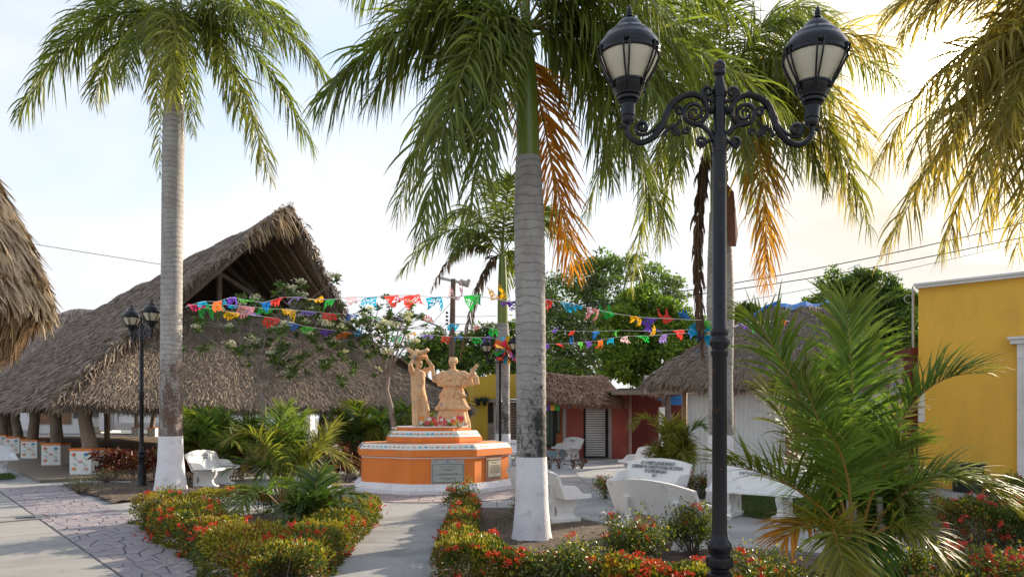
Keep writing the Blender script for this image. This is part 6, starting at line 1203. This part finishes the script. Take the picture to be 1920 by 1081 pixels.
def shrub(label, base, rx, h, n, nf, seed, yf=.15, lsz=.045, flw=None, dens=.35, ncl=None, m3=None):
    g2 = np.random.default_rng(seed); b = np.array([base[0], base[1], 0.]); c = thing('flowering_shrub', label, 'shrub', (b[0], b[1], 0)); k = ncl or max(10, int(26*rx/.4)); tips = []
    q = MB()
    for i in range(k):
        a = g2.uniform(0, 6.28); r = rx*math.sqrt(g2.random()); z = h*(.55+.45*g2.random())*(1-.35*(r/rx)**2); tp = b+[r*math.cos(a), r*math.sin(a), z]; tips.append(tp); mid = b+(tp-b)*[.45, .45, .5]+g2.normal(size=3)*.02
        q.tube([tuple(b+[g2.normal()*.03, g2.normal()*.03, 0]), tuple(mid), tuple(tp)], [.010, .007, .003], 4)
        for _ in range(3): e = mid+(tp-mid)*g2.random(); t2 = e+g2.normal(size=3)*[rx*.25, rx*.25, .06]+[0, 0, .07]; q.tube([tuple(e), tuple(t2)], [.004, .002], 3); tips.append(t2)
    q.build('branches', twig, c, True)['kind'] = 'stuff'; tips = np.array(tips)
    idx = g2.choice(len(tips), n); P = tips[idx]+g2.normal(size=(n, 3))*[.05, .05, .045]*(1+rx); D = g2.normal(size=(n, 3))*.8+nrm(tips[idx]-b-[0, 0, h*.2])*.7
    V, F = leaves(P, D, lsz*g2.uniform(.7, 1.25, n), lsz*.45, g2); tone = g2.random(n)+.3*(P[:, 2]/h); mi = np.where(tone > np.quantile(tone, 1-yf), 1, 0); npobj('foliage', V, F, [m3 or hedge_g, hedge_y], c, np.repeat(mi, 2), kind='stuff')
    for i in range(nf):
        p = tips[g2.integers(len(tips))]+g2.normal(size=3)*.03; s = g2.uniform(.7, 1.4); o = inst('flower_cluster', (flw or FRM)[i % 4], c); o.location = Vector(p-b)+Vector((0, 0, .04)); o.rotation_euler = (g2.normal()*.5, g2.normal()*.5, 0); o.scale = (s, s, s)
    return c
S_ = lambda px, py: gnd(px, py)
shrub('spindly red flowered sprig standing up at the far tip of the walkway hedge', S_(862, 968), .24, .62, 1500, 22, 101)
shrub('round leafy shrub with a few red flowers in front of the nearest bench', S_(1200, 1068), .36, .56, 3200, 18, 102)
shrub('tall open shrub with red flowers in front of the right end of the nearest bench', S_(1300, 1045), .30, .66, 3200, 16, 103)
shrub('bushy green shrub with red flowers at the front of the soil bed', S_(1090, 1110), .34, .42, 2600, 12, 104)
shrub('half bare twiggy shrub in the soil bed below the central palm', S_(1010, 1110), .28, .36, 700, 5, 105, ncl=40)
shrub('thin sprig with a red flower beside the central bench foot', S_(1150, 1010), .10, .32, 220, 3, 106, ncl=6)
shrub('half bare twiggy shrub right of the black lamp post foot', S_(1420, 1120), .30, .46, 900, 7, 107, ncl=44)
shrub('low red flowered shrub between the lamp post and the feathery palm', S_(1465, 1150), .30, .38, 1800, 14, 108)
shrub('small orange and red flowered shrub beside the lettered bench', Vector((1.95, 15.6, 0)), .22, .42, 900, 12, 109, yf=.4)
shrub('dark red flowered shrub at the foot of the yellow green palm', Vector((3.95, 15.6, 0)), .42, .5, 2400, 22, 110)
shrub('red flowered shrub to the right of the canes of the big feathery palm', S_(1710, 1120), .30, .46, 2000, 16, 111, flw=FRM2)
shrub('half bare reddish shrub in front of the coral hedge at bottom right', S_(1800, 1110), .30, .40, 1100, 14, 112, flw=FRM2, ncl=40)
shrub('bright yellow green young shrub at the bottom edge, right part', S_(1752, 1175), .26, .32, 1600, 4, 113, yf=.6)
shrub('red flowered shrub in the bottom right corner', S_(1900, 1140), .36, .46, 2600, 40, 114, yf=.3, flw=FRM2)
shrub('half bare pinkish shrub at the right edge of the photo', S_(1905, 1015), .34, .62, 2400, 26, 115, flw=FRM2, ncl=50)
shrub('low creeping bush under the feathery palm canes', S_(1560, 1160), .34, .34, 2000, 10, 116)
shrub('tiny sprout beside the white base of the central palm', S_(963, 978), .06, .28, 90, 1, 117, ncl=4)
shrub('small yellow sprig in front of the white base of the left palm', S_(318, 950), .16, .24, 260, 0, 118, yf=.8, lsz=.08)
shrub('sparse weeds at the left end of the dry soil bed', S_(150, 925), .4, .3, 260, 0, 119, ncl=24)
shrub('sparse reddish weeds beside the painted corner block', S_(200, 905), .5, .3, 300, 0, 120, ncl=26)
grass('soil_weeds', [gnd(*p) for p in ((900, 970), (960, 965), (960, 1000), (900, 1020))], 260, .09)
# crotons with dark red leaves
def crot(label, base, rx, h, n, seed):
    g2 = np.random.default_rng(seed); b = np.array([base[0], base[1], 0.]); c = thing('croton', label, 'shrub', tuple(b), 0); tips = b+np.stack([g2.normal(size=40)*rx*.5, g2.normal(size=40)*rx*.4, h*(.35+.6*g2.random(40))], 1)
    q = MB(); [q.tube([tuple(b+[(t[0]-b[0])*.4, (t[1]-b[1])*.4, 0]), tuple(t)], [.012, .006], 4) for t in tips[:16]]; q.build('stems', twig, c, True)
    idx = g2.choice(40, n); P = tips[idx]+g2.normal(size=(n, 3))*.04; D = g2.normal(size=(n, 3))*.7+[0, 0, .5]; V, F = leaves(P, D, .17*g2.uniform(.7, 1.2, n), .055, g2); npobj('leaves', V, F, croton, c, kind='stuff')
for i, (px, Y, h, rx, lb) in enumerate([(215, 20.6, .75, .55, 'dark red croton shrub right of the painted corner block'), (252, 20.4, .7, .5, 'dark red croton shrub touching the left lamp post'), (288, 20.2, .8, .5, 'dark red croton shrub between lamp post and left palm'), (362, 20.0, .75, .5, 'dark red croton shrub just right of the left palm base'), (430, 19.9, .85, .7, 'wide dark red croton shrub behind the left bench'), (640, 19.2, .95, .5, 'dark red croton shrub left of the monument, nearer one'), (668, 20.2, 1.0, .5, 'dark red croton shrub touching the left side of the monument')]): crot(lb, Vector((at(px, 781, Y).x, Y, 0)), rx, h, 520, 200+i)
for i, px in enumerate((1030, 1048, 1075, 1090)): crot(['tiny', 'small', 'thin', 'leaning'][i]+' dark red sprout in the paving gap before the red hut', Vector((at(px, 781, 24.5).x, 24.5, 0)), .12, .4, 16, 230+i)
# ================================================================== TREES
def blob_tree(name, label, base, clumps, nl, lsz, m, seed, trunk_r=.16, cat='tree', dens_r=(.55, 1.0), top=None, m2=None, droop=0.0):
    g2 = np.random.default_rng(seed); b = Vector(base); c = thing(name, label, cat, b); Vs = []; w = np.array([r**2 for *_, r in clumps]); w = w/w.sum()
    cen = Vector(np.mean([[x[0], x[1], x[2]] for x in clumps], 0)); fork = b.lerp(Vector((cen.x, cen.y, cen.z)), .45); q = MB(); q.tube([b, b.lerp(fork, .5)+Vector((.06, 0, 0)), fork], [trunk_r, trunk_r*.8, trunk_r*.62], 9)
    q.build('trunk', bark, c, True, smooth=True); q = MB()
    for x, y, z, r in clumps:
        e = Vector((x, y, z)); mid = fork.lerp(e, .5)+Vector((g2.normal()*.1, g2.normal()*.1, -.1*r)); q.tube([fork, mid, e], [trunk_r*.42, trunk_r*.28, trunk_r*.1], 6)
        for _ in range(3): e2 = e+Vector(g2.normal(size=3)*r*.5); q.tube([mid.lerp(e, .5), e2], [trunk_r*.14, trunk_r*.04], 4)
    q.build('limbs', bark, c, True)
    for (x, y, z, r), wi in zip(clumps, w):
        k = int(nl*wi); sub = max(6, int(22*r**1.2)); u = nrm(g2.normal(size=(sub, 3))); sc_ = np.array([x, y, z])+u*r*g2.uniform(.45, .95, (sub, 1))*[1, 1, .8]; idx = g2.integers(sub, size=k); P = sc_[idx]+nrm(g2.normal(size=(k, 3)))*(g2.random((k, 1))**.5)*r*.34*[1.1, 1.1, .75]; Vs.append(P)
    P = np.concatenate(Vs); n = len(P); D = g2.normal(size=(n, 3))*.8+nrm(P-np.array(cen))*.5+[0, 0, -droop]; V, F = leaves(P, D, lsz*g2.uniform(.6, 1.3, n), lsz*.5, g2); mi = (g2.random(n)+.4*snoise(P, 1.4, seed) > .72).astype(int) if m2 else None
    npobj('crown', V, F, [m, m2] if m2 else [m], c, np.repeat(mi, 2) if m2 else None, kind='stuff'); return c
def cl(L_): return [(*at(px, py, Y), r) for px, py, Y, r in L_]
def tb(px, Y): p = at(px, 781, Y); return (p.x, p.y, 0)
blob_tree('leafy_tree', 'bright yellow green leafy tree above the red hut roof', tb(1220, 36), cl([(1165, 600, 36, 1.3), (1210, 575, 36, 1.3), (1255, 600, 36.5, 1.3), (1300, 625, 36, 1.2), (1190, 650, 35.5, 1.6), (1250, 665, 35.5, 1.6), (1165, 690, 35, 1.0), (1225, 705, 35, 1.0), (1315, 660, 36, 1.1), (1190, 560, 37, .8)]), 42000, .20, tree_b, 301, .25, m2=tree_d)
blob_tree('airy_tree', 'tall thin-leaved grey green tree with sky showing through, right of the central palm', tb(1130, 44), cl([(1050, 560, 44, 1.9), (1095, 520, 44, 1.6), (1140, 560, 44, 1.8), (1180, 500, 45, 1.2), (1130, 490, 44, 1.0), (1040, 620, 43, 2.0), (1100, 640, 43, 2.0), (1050, 690, 43, 1.8), (1230, 520, 46, 1.2), (1265, 545, 46, 1.1), (1150, 620, 44, 1.6)]), 21000, .24, tree_g, 302, .28, m2=tree_b)
blob_tree('tree', 'dark round tree behind the statues, left of the slim palm', tb(905, 50), cl([(890, 660, 50, 1.7), (915, 640, 50, 1.6), (870, 680, 49, 1.4), (945, 665, 50, 1.7), (970, 640, 51, 1.8)]), 14000, .26, tree_d, 303, .25, m2=tree_b)
blob_tree('tree', 'dark tree between the two statues, left of the utility pole', tb(805, 52), cl([(800, 665, 52, 1.6), (822, 655, 52, 1.5), (775, 680, 52, 1.3), (845, 672, 52, 1.5)]), 10000, .26, tree_d, 304, .25, m2=tree_b)
blob_tree('round_tree', 'round dense green tree behind the shop and yellow wall', tb(1630, 29), cl([(1560, 560, 30, 1.0), (1590, 540, 29, 1.0), (1630, 545, 29, 1.0), (1665, 560, 29, 1.0), (1610, 590, 28.5, 1.3), (1660, 600, 28, 1.3), (1690, 590, 28, 1.0), (1645, 640, 28, 1.3), (1700, 640, 27, 1.1), (1535, 575, 31, .6), (1700, 565, 28, .7), (1590, 640, 28, 1.2)]), 46000, .15, tree_d, 305, .25, m2=tree_b)
blob_tree('tree', 'small tree top peeping out left of the white hut ridge', tb(1398, 34), cl([(1395, 588, 34, .7), (1412, 596, 34, .6), (1385, 604, 34, .6)]), 3500, .18, tree_d, 306, .15)
blob_tree('tree', 'dense green tree mass behind the mustard building', tb(1010, 48), cl([(985, 690, 47, 1.6), (1025, 700, 46, 1.5), (960, 690, 48, 1.4), (925, 695, 46, 1.2), (1075, 710, 44, 1.4)]), 12000, .24, tree_d, 307, .25, m2=tree_b)
blob_tree('tree', 'far dark tree beyond the palapa floor, left part', tb(60, 84), cl([(20, 760, 84, 2.5), (90, 765, 84, 2.2), (165, 765, 86, 2.0)]), 7000, .35, tree_d, 308, .3)
# unseen trees added out of frame on the right to shade the plaza
for i, (x, y, z, r) in enumerate(((17.5, 14.5, 5.0, 2.4), (20, 20.5, 6.0, 2.6))): blob_tree('shade_tree', ['leafy shade tree added outside the frame at right, nearer one', 'leafy shade tree added outside the frame at right, behind the yellow building'][i], (x, y, 0), [(x, y, z, r), (x+1.5, y+1, z-.6, r*.8), (x-1.2, y+.8, z+.3, r*.8)], 9000, .25, tree_d, 330+i, .3)
# plumeria trees with white flower heads
def plumeria(label, base, tops, seed, trunkpts, nfl, lsz=.20):
    g2 = np.random.default_rng(seed); c = thing('plumeria_tree', label, 'tree', base, 0, 'plumeria trees by the palapa'); T = [at(*p) for p in trunkpts]; q = MB(); q.tube(T, [.085, .075, .065, .06][:len(T)], 9); q.build('trunk', bark, c, True, smooth=True)
    q = MB(); q.tube([T[0]-Vector((0, 0, T[0].z)), T[0]], [.095, .087], 9); q.build('painted_base', lime, c, True); q = MB(); Ls = []; Ds = []; tips = []
    for px, py, Y in tops:
        e = at(px, py, Y); f = T[-1]; mid = f.lerp(e, .5)+Vector((g2.normal()*.12, g2.normal()*.12, -.15)); q.tube([f, mid, e], [.045, .03, .016], 6)
        for _ in range(9):
            t2 = e+Vector((g2.normal()*.50, g2.normal()*.42, g2.normal()*.26+.05)); q.tube([mid.lerp(e, .75), t2], [.014, .009], 5); tips.append(t2); k = 24; D = g2.normal(size=(k, 3))*[1, 1, .45]+[0, 0, .25]; Ls.append(np.tile(np.array(t2), (k, 1))+g2.normal(size=(k, 3))*.03); Ds.append(D)
    q.build('limbs', bark, c, True); P = np.concatenate(Ls); D = np.concatenate(Ds); V, F = leaves(P, D, lsz*g2.uniform(.7, 1.2, len(P)), .055, g2); npobj('crown', V, F, plum_l, c, kind='stuff')
    for i in range(nfl):
        t = tips[int(g2.integers(len(tips)))]; s = g2.uniform(.7, 1.1); o = inst('flower_head', FWM[i % 3], c); o.location = t-Vector(base)+Vector((g2.normal()*.05, -.05, .08)); o.scale = (s, s, s*1.1)
    return c
plumeria('plumeria with white flower heads and pale branching trunk before the palapa thatch', Vector((at(494, 781, 20.5).x, 20.5, 0)), [(440, 600, 20.5), (470, 570, 20.8), (420, 650, 20.2), (500, 620, 20), (540, 590, 20.6), (560, 640, 20.2), (590, 610, 20.8), (620, 650, 20.6), (480, 655, 20.2), (530, 680, 20), (585, 700, 20.4), (560, 560, 21), (610, 590, 21)], 401, [(494, 805, 20.5), (495, 770, 20.5), (492, 740, 20.5), (498, 715, 20.5)], 44)
plumeria('plumeria with thin grey trunk just left of the man statue', Vector((at(738, 781, 20.8).x, 20.8, 0)), [(690, 610, 20.8), (720, 590, 21), (750, 605, 20.8), (675, 650, 20.6), (765, 640, 20.8), (730, 650, 20.4), (700, 690, 20.6), (770, 600, 21.2), (665, 620, 21)], 402, [(738, 800, 20.8), (732, 760, 20.8), (724, 730, 20.8), (728, 705, 20.8)], 30, lsz=.15)

def scatter_leaves(name, label, poly, n, seed):
    g2 = np.random.default_rng(seed); poly = [(p[0], p[1]) for p in poly]; xs = [p[0] for p in poly]; ys = [p[1] for p in poly]; x = g2.uniform(min(xs), max(xs), n*3); y = g2.uniform(min(ys), max(ys), n*3); k = inpoly(x, y, poly)
    P = np.stack([x[k], y[k], np.full(k.sum(), .026)], 1)[:n]; D = g2.normal(size=P.shape)*[1, 1, .10]; V, F = leaves(P, D, g2.uniform(.025, .07, len(P)), .022, g2, up=[0, 0, 3]); o = npobj(name, V, F, litter, kind='stuff'); o['label'] = label
scatter_leaves('fallen_leaves', 'small dry leaves scattered over the walkway and plaza paving', [gnd(*p) for p in ((560, 1200), (870, 1200), (860, 950), (1100, 900), (700, 870), (720, 960))], 170, 5)
scatter_leaves('fallen_leaves', 'small dry leaves scattered over the stamped path and pale slabs', [gnd(*p) for p in ((-60, 1200), (560, 1200), (265, 975), (110, 912), (-20, 905))], 230, 6)
scatter_leaves('fallen_leaves', 'small dry leaves scattered over the paving between the benches', [gnd(*p) for p in ((1040, 880), (1300, 880), (1500, 1030), (1250, 1000), (1050, 960))], 110, 7)
